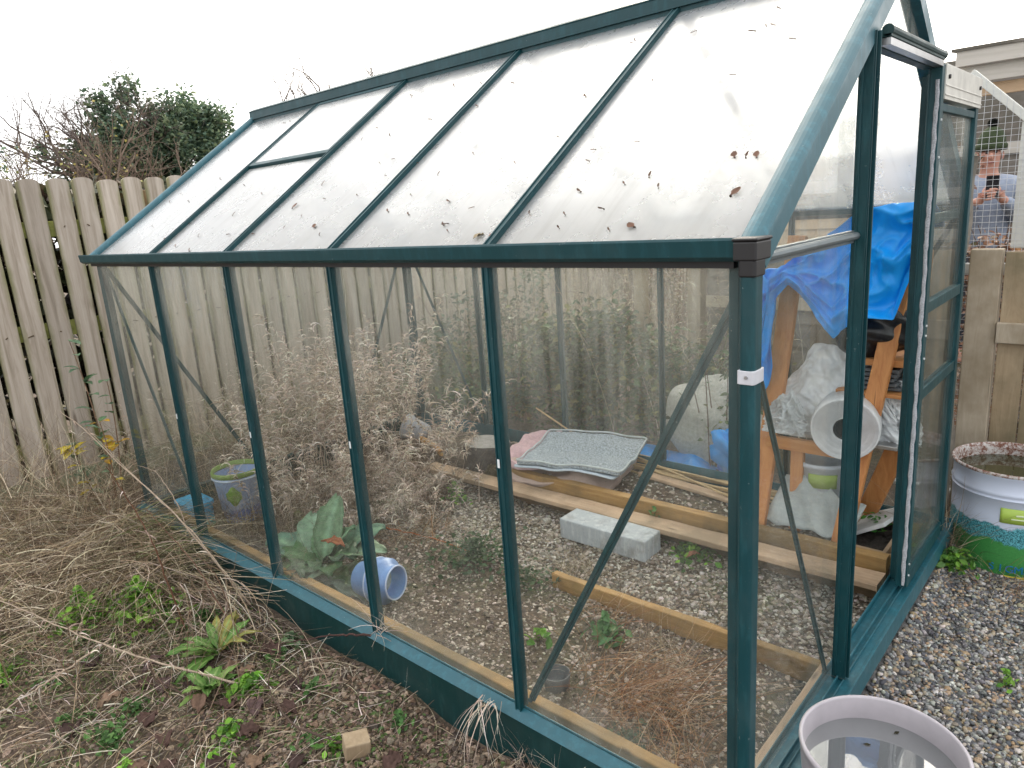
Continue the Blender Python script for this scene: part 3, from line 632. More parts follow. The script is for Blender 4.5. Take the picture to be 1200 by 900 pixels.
bayname = ['nearest', 'second', 'middle', 'fourth', 'farthest']
for x, t, k in seeds:
    p = roofpt(x, t, 0, .004); mb = MB(); a = random.gauss(2.3, .5); Ls = (.026 if k else .020) * random.uniform(.6, 1.15)
    tx = np.array([1.0, 0, 0]); ty = np.cross(nf, tx); d = tx * math.cos(a) + ty * math.sin(a); s_ = np.cross(nf, d)
    W = Ls * (.32 if k else .14); rows = []
    for i in range(7):
        q = i / 6; w = W * (.25 + .75 * math.sin(math.pi * min(1, q * 1.05)) ** .7) * (1 if q > .25 else .6)
        rows.append([p + d * (q - .4) * Ls + s_ * (w * e + math.sin(q * 2.2) * Ls * .12) + nf * (.0006 + abs(e) * .0012 + .001 * q * q) for e in (-1, 0, 1)])
    mb.grid(np.array(rows), np.array([.15, .085, .06]) * random.uniform(.6, 1.3))
    h = p - d * .4 * Ls; stones(mb, np.array([h]), Ls * .26, np.array([[.05, .03, .02]]), .6, .1)
    bay = bayname[min(4, int(-x / .62))]
    if k: tag(mb.build('fallen_leaf', M['dry']), 'larger curled brown leaf scrap stuck on the %s roof pane' % bay, 'leaf', 'leaf scraps on the %s roof pane' % bay)
    else: tag(mb.build('winged_seed', M['dry']), 'small brown winged seed stuck to the %s pane of the glass roof' % bay, 'seed', 'winged seeds on the %s roof pane' % bay)
for x, cc, lb in ((-.64, (.42, .22, .15), 'pinkish dead leaf caught at the foot of the roof bar'), (-.69, (.40, .33, .22), 'pale dead leaf beside the pink one on the gutter edge')):
    mb = MB(); p = roofpt(x, .035, 0, .006); bigleaf(mb, p - np.array([.0, 0, 0]), 1.9 + x, .5, .035, .022, .9, cc, 6, .1, .4, (.2, .12, .08), .05); tag(mb.build('fallen_leaf', M['dry'], solid=.0006), lb, 'leaf')

# ------------------------------------------------------------------ FENCE
fn = thing('board_fence', (-4, 4, 0), 'tall weathered timber board fence with rounded tops and green algae', 'fence')
FX, pitch = -4.0, .1295
protos = []
for k in range(5):
    mb = MB(); w = .109 + random.uniform(-.003, .003); pts = []
    top = 1.585 + random.uniform(-.006, .006)
    for i in range(9):
        a = math.pi * i / 8; pts.append((w / 2 * math.cos(a), top + .024 * math.sin(a)))
    zs = np.linspace(top, .0, 12)[1:]; lx = [(-w / 2 + random.uniform(-.001, .001), z) for z in zs]; rx = [(w / 2 + random.uniform(-.001, .001), z) for z in zs][::-1]
    pts = pts + lx + rx; n = len(pts)
    v = [(.009, y, z) for y, z in pts] + [(-.009, y, z) for y, z in pts]
    mb.add(v, [tuple(range(n)), tuple(range(n, 2 * n))[::-1]] + [(i, n + i, n + (i + 1) % n, (i + 1) % n) for i in range(n)])
    protos.append(mb)
y = -2.03; i = 0; meshes = []
for k in range(5):
    h = bpy.data.objects.new('x', None); h['_o'] = [0, 0, 0]
    o = protos[k].build('board', M['fence'], h); o.parent = None; meshes.append(o); bpy.data.objects.remove(h)
while y < 10.4:
    k = random.randrange(5)
    o = meshes[k].copy() if i >= 5 else meshes[i]
    if i >= 5: COL.objects.link(o)
    o.parent = fn; o.location = (FX + random.uniform(-.002, .002) - fn.location.x, y - fn.location.y, .262 + random.uniform(-.006, .006)); o.rotation_euler = (random.gauss(0, .003), 0, random.gauss(0, .01))
    y += pitch + random.gauss(0, .0015); i += 1
for z in (1.605, 1.06, .42):
    b = MB(); b.span((FX - .050, -2.1, z - .042), (FX - .012, 10.5, z + .042)); b.build('fence_rail', M['rail'], fn, bevel=.003)
b = MB(); b.span((FX - .035, -2.1, -.04), (FX + .015, 10.5, .258)); b.build('gravel_board', M['gravel_board'], fn, bevel=.004)
for yy in (-1.2, .68, 2.56, 4.44, 6.32, 8.2):
    b = MB(); b.span((FX - .13, yy - .05, -.05), (FX - .052, yy + .05, 1.80)); b.build('fence_post', M['gate_wood'], fn, bevel=.004)
b = MB()
for j in range(95):
    yy = -2.03 + j * pitch
    for z in (1.61, 1.05): 
        if random.random() < .8: b.tube([(FX + .0085, yy + random.uniform(-.03, .03), z + random.uniform(-.01, .01)), (FX + .0115, yy, z)], .0035, 6)
n_ = b.build('nail', M['timber_dark'], fn); n_['kind'] = 'stuff'

# ------------------------------------------------------------------ TIMBER BEDS AND FLOOR INSIDE
def timber(p0, p1, w, h, mat, lab, name='timber_edging', cat='timber'):
    """a sawn board with slightly wavy, worn edges"""
    mb = MB(); p0 = np.array(p0, float); p1 = np.array(p1, float); d = p1 - p0; Ln = np.linalg.norm(d); d /= Ln
    s_ = np.cross(d, (0, 0, 1)); s_ /= np.linalg.norm(s_); u = np.cross(s_, d); n = max(8, int(Ln / .06)); rows = []
    for i in range(n + 1):
        c = p0 + d * Ln * i / n; j = lambda: random.uniform(-.0012, .0012)
        rows.append([c + s_ * (a * w / 2 + j()) + u * (e * h / 2 + j()) for a, e in ((-1, -1), (1, -1), (1, 1), (-1, 1), (-1, -1))])
    mb.grid(np.array(rows)); k = len(rows[0])
    mb.ng.append([0, 1, 2, 3]); mb.ng.append([n * k + 3, n * k + 2, n * k + 1, n * k])
    # grain runs along the board: build along local X
    o = mb.build(name, mat, bevel=0); m_ = o.modifiers.new('w', 'WELD'); m_.merge_threshold = .0002
    m_ = o.modifiers.new('b', 'BEVEL'); m_.width = .004; m_.segments = 2; m_.angle_limit = R(40)
    # turn the mesh so that the grain follows the length
    ang = math.atan2(d[1], d[0]); o.data.transform(Matrix.Rotation(-ang, 4, 'Z')); o.rotation_euler = (0, 0, ang)
    return tag(o, lab, cat)
timber((-3.02, .088, .158), (-.045, .088, .158), .036, .088, M['timber'], 'long yellow timber edging board just inside the front glass')
timber((-.062, .110, .152), (-.062, .735, .152), .036, .088, M['timber_pale'], 'short pale edging board inside the gable glass')
timber((-1.12, .770, .098), (-.045, .752, .128), .032, .075, M['timber'], 'timber edging board between the front bed and the gravel path')
timber((-1.98, 1.395, .165), (-.085, 1.42, .175), .045, .10, M['timber'], 'yellow timber board edging the rear bed')
timber((-2.35, 1.352, .092), (-.075, 1.37, .080), .040, .085, M['timber_dark'], 'damp brown lower board under the rear bed edge')
pk = timber((-2.45, 1.300, .145), (-.075, 1.305, .178), .105, .024, M['timber_pale'], 'long pale loose plank lying on the concrete block', 'plank', 'plank')
timber((-.075, 1.45, .165), (-.075, 1.80, .165), .032, .09, M['timber'], 'short yellow board closing the end of the rear bed')
# stump
st = thing('tree_stump', (-2.19, 1.50, .08), 'grey sawn tree stump at the end of the plank', 'stump')
mb = MB(); th = np.linspace(0, 2 * math.pi, 40); rows = []
for z, s_ in ((.05, 1.08), (.12, 1.02), (.20, 1.0), (.255, .99), (.268, .96), (.272, .92)):
    rows.append([(-2.19 + math.cos(a) * .145 * s_ * (1 + .05 * math.sin(3 * a + 1) + .02 * math.sin(17 * a)), 1.52 + math.sin(a) * .125 * s_ * (1 + .04 * math.sin(2 * a) + .02 * math.sin(13 * a)), z) for a in th])
mb.grid(np.array(rows)); mb.build('bark', plain('stump_bark', (.075, .065, .06), .95, 0, .4, 40, .9), st, smooth=True)
mb = MB(); rows = [[(-2.19 + math.cos(a) * .145 * q * (1 + .05 * math.sin(3 * a + 1)), 1.52 + math.sin(a) * .125 * q * (1 + .04 * math.sin(2 * a)), .272 + .004 * math.sin(q * 9)) for a in th] for q in (.001, .3, .6, .85, .94)]
mb.grid(np.array(rows)); mb.build('sawn_face', plain('stump_face', (.27, .26, .25), .9, 0, .25, 30, .5), st, smooth=True)
# concrete block
mb = MB(); rz = rotmat(0, 0, R(-1.5)); mb.box((0, 0, 0), (.44, .135, .095))
blk = mb.build('concrete_block', M['concrete'], bevel=.006); blk.location = (-1.145, 1.185, .077); blk.rotation_euler = (0, 0, R(1.0)); blk['_o'] = [0, 0, 0]
tag(blk, 'pale grey concrete block under the plank on the gravel path', 'block')
# piece of cut block in the foreground
mb = MB(); mb.box((0, 0, 0), (.07, .055, .05)); ob = mb.build('wood_offcut', wood('weathered_offcut', (.24, .17, .10), (.38, .29, .19), (30, 30, 4)), bevel=.004); ob.location = (-1.0, -.285, .098); ob.rotation_euler = (.15, .1, R(65)); tag(ob, 'small square wood offcut lying on the soil near the plinth', 'offcut')

# folded mats
def cushion_mat(name, c, sx, sy, t, rot, mat, lab, z, fold=0.0, seed=0, edge=None, cat='mat'):
    n, m = 34, 24; rows = []
    for i in range(n + 1):
        for_ = []
        for j in range(m + 1):
            u = i / n * 2 - 1; v_ = j / m * 2 - 1
            # rounded corners
            r_ = .08; uu, vv = u, v_
            ed = 1 - max(abs(u), abs(v_)) ** 10
            cx = max(0, abs(u) - (1 - r_)) / r_; cy = max(0, abs(v_) - (1 - r_)) / r_
            q = math.hypot(cx, cy)
            if q > 1: uu = math.copysign((1 - r_) + r_ * cx / q, u); vv = math.copysign((1 - r_) + r_ * cy / q, v_)
            zz = z(uu, vv) + (vn(uu * 1.3, vv * 1.3, .5, seed) - .5) * .03 * fold
            for_.append((uu * sx / 2, vv * sy / 2, zz))
        rows.append(for_)
    P = np.array(rows, float); rz = rotmat(0, 0, rot); P2 = P @ rz.T + np.array(c)
    mb = MB(); mb.grid(P2); o = mb.build(name, mat, smooth=True)
    m_ = o.modifiers.new('s', 'SOLIDIFY'); m_.thickness = t; m_.offset = 1
    m_ = o.modifiers.new('b', 'BEVEL'); m_.width = t * .35; m_.segments = 2; m_.limit_method = 'ANGLE'; m_.angle_limit = R(50)
    tag(o, lab, cat); return o, P2
speck = plain('speckled_grey_carpet', (.30, .34, .37), .95, 0, .75, 150, .9)
CM = lambda *a, **k: cushion_mat(*a, **k)
CM('folded_cloth', (-1.66, 1.57, .205), .62, .40, .030, R(8), plain('dusty_pink_cloth', (.42, .32, .28), .9, 0, .15, 15, .6), 'crumpled brownish pink cloth under the grey mat', lambda u, v: .014 - .030 * (abs(v) ** 3) * (v < 0) + .02 * math.sin(u * 5) * (v < 0), 1.6, 3)
CM('pink_cloth', (-1.88, 1.62, .235), .34, .44, .028, R(14), plain('pink_cloth', (.58, .40, .42), .9, 0, .2, 30, .6), 'pink folded cloth beside the grey mat', lambda u, v: .014 + .03 * (v > 0) * v + .012 * math.sin(v * 9 + u * 4), 1.4, 5, cat='cloth')
CM('folded_mat', (-1.60, 1.58, .268), .56, .38, .012, R(11), plain('pale_mat_backing', (.52, .60, .68), .8, 0, .08, 60, .3), 'pale blue lower fold of the carpet mat', lambda u, v: .010 * math.sin(u * 2.4 + 1) + .03 * (v > 0) * v, .5, 8)
mt, P2 = CM('folded_mat', (-1.585, 1.60, .286), .57, .40, .015, R(12), speck, 'speckled grey carpet mat folded on top of the pile', lambda u, v: .008 * math.sin(u * 2.0 + 1) + .045 * (v > 0) * v, .5, 8)
mb = MB(); per = np.vstack([P2[:, 0], P2[-1, 1:], P2[::-1, -1][1:], P2[0, ::-1][1:]]) + np.array([0, 0, .007]); mb.tube(per, .0048, 6, cap=False); mb.build('binding', plain('grey_binding', (.46, .50, .51), .9), mt, smooth=True)

# canes
mb0 = None
for i in range(16):
    yy = 2.02 - i * .010 + random.uniform(-.004, .004); a = random.gauss(0, .012); mb = MB(); z = .205 + (i % 3) * .011 - i * .001
    x0, x1 = -1.52 + random.uniform(-.05, .05), -.45 + random.uniform(-.06, .1); yo = -.12
    pts = [(x0 + (x1 - x0) * t, yy + yo + a * t * 2 - .05 * t - .0 + .004 * math.sin(t * 9 + i), z + .006 * math.sin(t * 7 + i)) for t in np.linspace(0, 1, 12)]
    r = [.0055 + (.0012 if j % 3 == 1 else 0) for j in range(12)]
    mb.tube(pts, r, 7); cmat = M.get('cane') or plain('bamboo_cane', (.42, .30, .15), .55, 0, .25, 12, .2); M['cane'] = cmat
    tag(mb.build('bamboo_cane', cmat, smooth=True), 'thin straw coloured garden cane in the bundle lying on the rear bed', 'cane', 'bamboo canes bundled on the rear bed')
for k, (a, c) in enumerate((((-1.42, 1.80, .255), (-.55, 1.58, .20)), ((-2.05, 1.80, .42), (-1.72, 1.80, .28)))):
    mb = MB(); pts = [tuple(np.array(a) * (1 - t) + np.array(c) * t) for t in np.linspace(0, 1, 10)]; mb.tube(pts, .005, 7)
    tag(mb.build('bamboo_cane', M['cane'], smooth=True), ['single bamboo cane lying askew across the bundle', 'single thin cane leaning behind the folded mat'][k], 'cane')
timber((-1.30, 1.72, .200), (-.62, 1.62, .200), .055, .018, M['timber_pale'], 'pale splintered board lying in front of the canes', 'plank', 'plank')

# ------------------------------------------------------------------ POTS AND BUCKETS
def rx(a, b, c): return rotmat(a, b, c)
blue_pl = plain('periwinkle_blue_plastic', (.17, .29, .55), .42, 0, .12, 18, .1); blue_w = plain('pale_blue_rim', (.50, .57, .75), .4)
pt = thing('plant_pot', (-1.56, .28, .10), 'periwinkle blue plastic pot lying on its side with its mouth to the right', 'pot')
rp = rx(0, R(78), R(-32)); rp = rotmat(0, 0, R(14)) @ rotmat(0, R(86), 0)
cb = np.array((-1.675, .245, .178)); rp = rp * 1.12
mb = MB(); mb.lathe([(.0, .0), (.052, .0), (.056, .004), (.074, .075), (.078, .078), (.078, .118), (.060, .128), (.055, .150), (.057, .156)], cb, 44, rp); mb.lathe([(.052, .156), (.048, .135), (.045, .110), (.04, .1), (0.0, .098)], cb, 44, rp); mb.build('pot_body', blue_pl, pt, smooth=True)
mb = MB(); th = np.linspace(0, 2 * math.pi, 45)
for rr, zz in ((.0565, .156), (.0765, .077)): mb.tube([cb + rp @ np.array([rr * math.cos(a), rr * math.sin(a), zz]) for a in th], .0035, 8, cap=False)
mb.build('rim', blue_w, pt, smooth=True)
mb = MB(); mb.lathe([(0, .1), (.036, .1), (.040, .104)], cb, 30, rp); mb.build('inner_base', plain('mottled_grey_plastic', (.30, .34, .33), .6, 0, .3, 60), pt, smooth=True)
pt = thing('plant_pot', (-2.94, 1.62, .12), 'pale grey plastic pot tipped over in the dry weeds beside the stump', 'pot'); mb = MB()
r2 = rotmat(0, 0, R(200)) @ rotmat(0, R(75), 0); mb.lathe([(0, 0), (.055, 0), (.078, .13), (.084, .132), (.084, .15), (.078, .15), (.052, .01), (0, .01)], (-2.80, 1.60, .20), 32, r2); mb.build('pot_body', plain('pale_grey_pot', (.45, .47, .52), .5), pt, smooth=True)
mb = MB(); mb.tube([(-2.74, 1.50, .205), (-2.60, 1.47, .20), (-2.46, 1.41, .19)], .018, 14); tag(mb.build('plastic_pipe', plain('orange_pipe', (.50, .26, .08), .5), smooth=True), 'short ochre pipe lying between the stump and the weeds', 'pipe')

bk = thing('bucket', (-2.83, .36, .08), 'pale blue patterned bucket with lime green rim standing in dry weeds', 'bucket')
def bucket_print(name, sky, mid, low, z0, z1, z2, sc=9):
    m, nt, b = newmat(name); g = N(nt, 'ShaderNodeTexCoord'); sp = N(nt, 'ShaderNodeSeparateXYZ'); L(nt, g.outputs['Object'], sp.inputs[0])
    n1 = noise(nt, g.outputs['Object'], sc, 5, .7); n2 = noise(nt, g.outputs['Object'], 230, 3)
    ad = N(nt, 'ShaderNodeMath', operation='MULTIPLY_ADD'); ad.inputs[1].default_value = .10; L(nt, n1, ad.inputs[0]); L(nt, sp.outputs[2], ad.inputs[2])
    def step(z): 
        r = N(nt, 'ShaderNodeMapRange'); L(nt, ad.outputs[0], r.inputs[0]); r.inputs[1].default_value = z + .046; r.inputs[2].default_value = z + .054; return r.outputs[0]
    lo = mix(nt, n2, tuple(x * .55 for x in low), tuple(min(1, x * 1.4) for x in low))
    md = mix(nt, ramp(nt, n2, [(.4, (0, 0, 0)), (.62, (1, 1, 1))]), mid, tuple(min(1, x * 4 + .1) for x in mid))
    col = mix(nt, step(z1), lo, md); col = mix(nt, step(z2), col, sky)
    L(nt, col, b.inputs['Base Color']); b.inputs['Roughness'].default_value = .35; return m
mb = MB(); cb = (-2.83, .36, .10); mb.lathe([(0, 0), (.088, 0), (.092, .006), (.113, .232), (.118, .236), (.118, .244), (.115, .246)], cb, 44); mb.lathe([(.109, .245), (.090, .01), (0, .01)], cb, 44)
mb.build('bucket_body', bucket_print('blue_printed_bucket', (.36, .47, .72), (.05, .08, .25), (.16, .26, .5), 0, .04, .09, 14), bk, smooth=True)
mb = MB(); mb.lathe([(.118, .247), (.122, .249), (.121, .270), (.118, .274), (.115, .270), (.112, .25)], cb, 44); mb.build('rim', plain('lime_plastic', (.20, .31, .07), .45), bk, smooth=True)
mb = MB(); mb.tube([(cb[0] + .119 * math.cos(a), cb[1] + .119 * math.sin(a), cb[2] + .238) for a in th], .004, 8, cap=False); mb.build('rim_band', plain('pale_blue_band', (.55, .65, .78), .4), bk, smooth=True)
mb = MB(); 
rows = [[(cb[0] + (.1085 + dz * .09) * math.cos(a), cb[1] + (.1085 + dz * .09) * math.sin(a), cb[2] + .155 + dz) for a in np.linspace(R(-62), R(-22), 12)] for dz in (-.035 * 1, -.02, 0, .02, .035)]
P = np.array(rows)
for j in range(12): P[0, j, 2] += .018 * math.cos(j / 11 * math.pi * 2); P[-1, j, 2] -= .018 * math.cos(j / 11 * math.pi * 2)
mb.grid(P); mb.build('label', plain('leaf_green_label', (.14, .28, .03), .5, 0, .3, 40), bk, smooth=True, solid=.001)
# blue lidded tub by the corner
tb = thing('feed_tub', (-3.0, .13, .09), 'small turquoise blue and green lidded tub by the far corner post', 'tub')
mb = MB(); cb = (-2.94, .17, .10); 
v, f = rrect(cb[0], cb[1], .17, .12, cb[2], cb[2] + .12, .02); mb.add(v, f); mb.build('tub_body', bucket_print('tub_print', (.02, .30, .52), (.02, .22, .3), (.02, .35, .12), 0, .02, .06, 20), tb, bevel=.004)
mb = MB(); v, f = rrect(cb[0], cb[1], .185, .135, cb[2] + .12, cb[2] + .14, .025); mb.add(v, f); mb.build('lid', plain('turquoise_plastic', (.02, .33, .58), .4, 0, .25, 30), tb, bevel=.004)
mb = MB(); mb.tube([(cb[0] + .06 * math.cos(a), cb[1] - .066 - .004, cb[2] + .06 + .05 * math.sin(a)) for a in np.linspace(math.pi, 2 * math.pi, 20)], .006, 8); mb.build('handle', plain('green_plastic', (.02, .36, .10), .4), tb, smooth=True)
# dark ring pot sunk in the front bed
mb = MB(); mb.lathe([(.0, .02), (.034, .02), (.040, .05), (.044, .05), (.038, .0)], (-.72, .27, .095), 30); tag(mb.build('plant_pot', plain('grey_pot', (.07, .075, .08), .5), smooth=True), 'small dark pot sunk in the front bed beside the brace foot', 'pot')

# tub full of water in the right foreground
tubm = plain('mauve_grey_plastic', (.44, .405, .43), .38, 0, .10, 12, .06)
TC = (.208, .215, .085)
tu = thing('water_tub', TC, 'large mauve grey plastic tub full of rain water on the gravel', 'tub')
mb = MB(); mb.lathe([(0, 0), (.132, 0), (.136, .006), (.160, .287), (.160, .305), (.163, .308), (.163, .314), (.160, .317), (.1555, .317), (.1545, .312), (.153, .272), (.130, .02), (0, .02)], TC, 72); mb.build('tub_body', tubm, tu, smooth=True)
mb = MB(); a0 = R(75)
for a0 in (R(78), R(132)): mb.lathe([(.1555, .306), (.1535, .3065), (.1535, .3045), (.1555, .304)], TC, 72)
mb = MB(); th2 = np.linspace(0, 2 * math.pi, 73); rows = [[(TC[0] + r * math.cos(a), TC[1] + r * math.sin(a), TC[2] + .262 + .0004 * math.sin(5 * a) * r) for a in th2] for r in (.001, .05, .1, .1519)]
mb.grid(np.array(rows)); mb.build('water', M['water'], tu, smooth=True)
for k, (px, py, a) in enumerate(((.155, .26, .5), (.20, .33, 1.1))):
    mb = MB(); bigleaf(mb, (px, py, TC[2] + .2635), a, 0, .020, .008, 0, (.05, .045, .03), 6, .02, .1, (.04, .04, .02), .3); tag(mb.build('floating_leaf', M['dry']), ['tiny dark leaf floating near the middle of the water tub', 'tiny dark leaf floating near the back rim of the water tub'][k], 'leaf')

# big rusty-rimmed drum at the right edge
DC = (.205, 1.94, .075)
dr_ = thing('paint_drum', DC, 'large white and green printed drum with rusty rim full of green water', 'drum')
mb = MB(); prof = [(0, 0), (.186, 0), (.190, .004), (.192, .02), (.194, .25)] + [(.195 + .004 * math.sin(a), .315 + .006 * a / 3) for a in np.linspace(0, math.pi, 6)] + [(.196, .33), (.201, .336), (.196, .342), (.196, .395), (.201, .401), (.202, .408)]
mb.lathe(prof, DC, 72); mb.lathe([(.194, .410), (.191, .38), (.190, .02), (0, .02)], DC, 72)
dmat = bucket_print('drum_print', (.55, .60, .72), (.008, .085, .10), (.05, .24, .06), 0, .150, .215, 7)
mb.build('drum_body', dmat, dr_, smooth=True)
mb = MB(); mb.lathe([(.202, .406), (.2045, .410), (.203, .416), (.198, .418), (.193, .414), (.190, .395), (.189, .355)], DC, 72)
rm, nt, b_ = newmat('rusty_rim'); v_ = coords(nt); n1 = noise(nt, v_, 60, 8, .8); L(nt, ramp(nt, n1, [(.30, (.07, .022, .013)), (.44, (.16, .06, .035)), (.5, (.34, .27, .24)), (.56, (.52, .50, .48))]), b_.inputs['Base Color']); b_.inputs['Roughness'].default_value = .8; bump(nt, b_, n1, .5, .003)
mb.build('rim', rm, dr_, smooth=True)
mb = MB(); rows = [[(DC[0] + r * math.cos(a), DC[1] + r * math.sin(a), DC[2] + .368) for a in th2] for r in (.001, .1, .1895)]; mb.grid(np.array(rows)); mb.build('water', M['water_green'], dr_, smooth=True)
def curved_patch(a0, a1, z0, z1, mat, name, r=.1975, par=None, n=16):
    mb = MB(); rows = [[(DC[0] + r * math.cos(a), DC[1] + r * math.sin(a), DC[2] + z) for a in np.linspace(a0, a1, n)] for z in np.linspace(z0, z1, 3)]; mb.grid(np.array(rows)); return mb.build(name, mat, par or dr_, smooth=True, solid=.0006)
lb_ = curved_patch(R(-92), R(-50), .232, .290, plain('lime_label', (.36, .50, .08), .5, 0, .06), 'label')
for z0, z1, a0, a1 in ((.262, .269, -78, -71.5), (.262, .269, -70.5, -66), (.248, .253, -82, -62)):
    curved_patch(R(a0), R(a1), z0, z1, plain('pale_label_print', (.62, .70, .45), .5), 'label_print', .1985, lb_)
curved_patch(R(-84), R(-40), .012, .026, plain('yellow_band', (.60, .48, .02), .5), 'yellow_band')
def letters(txt, size, a_mid, z, r, mat, name, par, ext=.0006, adv=.78):
    tot = len(txt)
    for i, ch in enumerate(txt):
        if ch == ' ': continue
        cu = bpy.data.curves.new('letters', 'FONT'); cu.body = ch; cu.size = size; cu.extrude = ext; cu.align_x = 'CENTER'
        to = bpy.data.objects.new('t', cu); COL.objects.link(to); bpy.context.view_layer.update()
        me = bpy.data.meshes.new_from_object(to.evaluated_get(bpy.context.evaluated_depsgraph_get())); bpy.data.objects.remove(to)
        a = a_mid + (i - (tot - 1) / 2) * size * adv / r
        o = bpy.data.objects.new(name, me); COL.objects.link(o); me.materials.append(mat); o.parent = par
        o.location = (r * math.cos(a), r * math.sin(a), z); o.rotation_euler = (R(90), 0, a + R(90))
ink_b = plain('blue_ink', (.005, .16, .36), .5); ink_o = plain('pale_ink_outline', (.35, .6, .7), .5); ink_k = plain('black_ink', (.01, .01, .01), .5)
letters('SIGMA', .040, R(-79), .040, .1985, ink_b, 'letter', dr_, .0008, .70)

# ------------------------------------------------------------------ STAGING, TARP, ROLL
sg = thing('timber_staging', (-.36, 1.60, .10), 'orange pine staging frame with leaning legs behind the open door', 'staging')
def leg(p0, p1, w, t, mat=None, name='leg'):
    mb = MB(); mb.beam(p0, p1, w, t, up=(0, -1, .3)); mb.build(name, mat or M['orange_wood'], sg, bevel=.003)
leg((-.600, 1.46, .15), (-.545, 1.70, 1.36), .070, .030); leg((-.275, 1.46, .14), (-.125, 1.66, 1.36), .064, .030)
leg((-.285, 1.80, .15), (-.12, 1.70, .62), .075, .025); leg((-.12, 1.72, .60), (-.10, 1.70, 1.30), .06, .025)
def board(a, c, mat=None, name='shelf'):
    mb = MB(); mb.span(a, c); mb.build(name, mat or M['orange_wood_x'], sg, bevel=.003)
board((-.58, 1.50, .535), (-.30, 1.525, .585), name='rail'); board((-.57, 1.60, .50), (-.53, 1.62, .54), name='rail')
board((-.60, 1.53, .590), (-.105, 1.80, .606), M['alu']); board((-.31, 1.60, .885), (-.10, 1.80, .91)); board((-.60, 1.68, 1.16), (-.10, 1.80, 1.18))
leg((-.47, 1.56, .14), (-.47, 1.56, .55), .05, .03, name='strut')
mb = MB(); mb.slab([(-.14, 1.56, .28), (-.10, 1.80, .28), (-.26, 1.80, .20), (-.32, 1.56, .17)], .016); tag(mb.build('white_board', plain('white_laminate', (.55, .56, .57), .5), bevel=.002), 'white laminate board propped behind the right leg', 'board')
# slate stack under the shelf
for k in range(5):
    mb = MB(); mb.box((-.22 + random.uniform(-.01, .01), 1.68, .80 + k * .017), (.16, .16, .012), rotmat(0, 0, random.uniform(-.1, .1))); 
    tag(mb.build('roof_slate', plain('slate_%d' % k, (.10, .11, .12), .7, 0, .3, 30, .4), bevel=.002), 'thin grey slate in the stack beneath the black bag', 'slate', 'slates stacked on the staging')
board((-.34, 1.57, .775), (-.10, 1.79, .79))
# black bag
def blob(c, r, seed, n=26, m=18, amp=.25, squash=(1, 1, 1)):
    rows = []; rng = random.Random(seed); ph = [rng.uniform(0, 6) for _ in range(9)]
    for i in range(m + 1):
        t = math.pi * i / m; row = []
        for j in range(n + 1):
            a = 2 * math.pi * (j % n) / n
            d = np.array([math.sin(t) * math.cos(a), math.sin(t) * math.sin(a), math.cos(t)])
            q = 1 + amp * (.5 * math.sin(3 * d[0] + ph[0] + 2 * d[2]) * math.sin(4 * d[1] + ph[1]) + .35 * math.sin(7 * d[2] + ph[2] + 3 * d[0]) + .25 * abs(math.sin(9 * d[0] + 6 * d[1] + ph[3])) + .2 * math.sin(13 * d[1] + ph[4] + 9 * d[2]))
            row.append(np.array(c) + d * r * q * np.array(squash))
        rows.append(row)
    mb = MB(); mb.grid(np.array(rows)); return mb
tag(blob((-.24, 1.66, 1.02), .115, 4, squash=(1.2, .8, .9)).build('bin_bag', M['bag'], smooth=True, sub=1), 'crumpled black plastic bag on the staging under the blue tarpaulin', 'bag')
# tarp: a sheet pulled over the top of the staging
def ridged(x, y, sc, seed): return 1 - np.abs(vn(x, y, sc, seed) * 2 - 1)
def tarp():
    n, m = 110, 100; sg_, tg = np.meshgrid(np.linspace(0, 1, n + 1), np.linspace(0, 1, m + 1), indexing='ij')
    x = -.66 + sg_ * .60
    top = np.interp(sg_, [0, .15, .3, .45, .6, .8, 1], [1.235, 1.25, 1.30, 1.35, 1.43, 1.465, 1.47])
    hem = np.interp(sg_, [0, .06, .12, .16, .26, .34, .45, .55, .62, .7, .88, .94, 1], [.84, .82, .90, 1.13, 1.20, 1.16, 1.07, 1.00, 1.04, 1.08, 1.08, 1.20, 1.28])
    q1 = np.clip(tg / .35, 0, 1); q2 = np.clip((tg - .35) / .65, 0, 1)
    y = 1.86 - q1 * .28 - .06 * np.sin(q2 * 1.6); z = top - .10 * (1 - q1) ** 2 - (top - hem) * q2
    # creases: sharp ridges in two crossing diagonal directions plus hanging folds
    a1 = ridged(sg_ * 3 + q2 * 2.2, sg_ * .8 - q2 * 1.1, .55, 3) ** 3; a2 = ridged(sg_ * 2 - q2 * 2.6, sg_ * 1.4 + q2 * .8, .50, 7) ** 3; a3 = ridged(sg_ * 6 + q2, q2 * 2.5, .5, 11) ** 2
    f = .042 * a1 + .036 * a2 + .016 * a3 + .03 * (vn(sg_ * 3, q2 * 2, .6, 5) - .5)
    y = y - f; z = z + .25 * f - .01; x = x + .03 * (vn(sg_ * 4, q2 * 4, .7, 8) - .5)
    mb = MB(); mb.grid(np.stack([x, y, z], -1)); return mb
tp = tarp().build('tarpaulin', M['tarp'], smooth=True, solid=.0015); tag(tp, 'bright blue tarpaulin draped over the top of the pine staging', 'tarpaulin')
# long left hanging lobe
rows = []
for i in range(20):
    s = i / 19
    rows.append([(-.70 + s * .13 + .01 * math.sin(q * 7), 1.52 - .02 * math.sin(s * 9 + q * 4), 1.22 - q * (.34 + .16 * math.sin(s * 3.1)) + .01 * math.sin(s * 12)) for q in np.linspace(0, 1, 24)])
mb = MB(); mb.grid(np.array(rows)); mb.build('hanging_flap', M['tarp'], tp, smooth=True, solid=.0015)
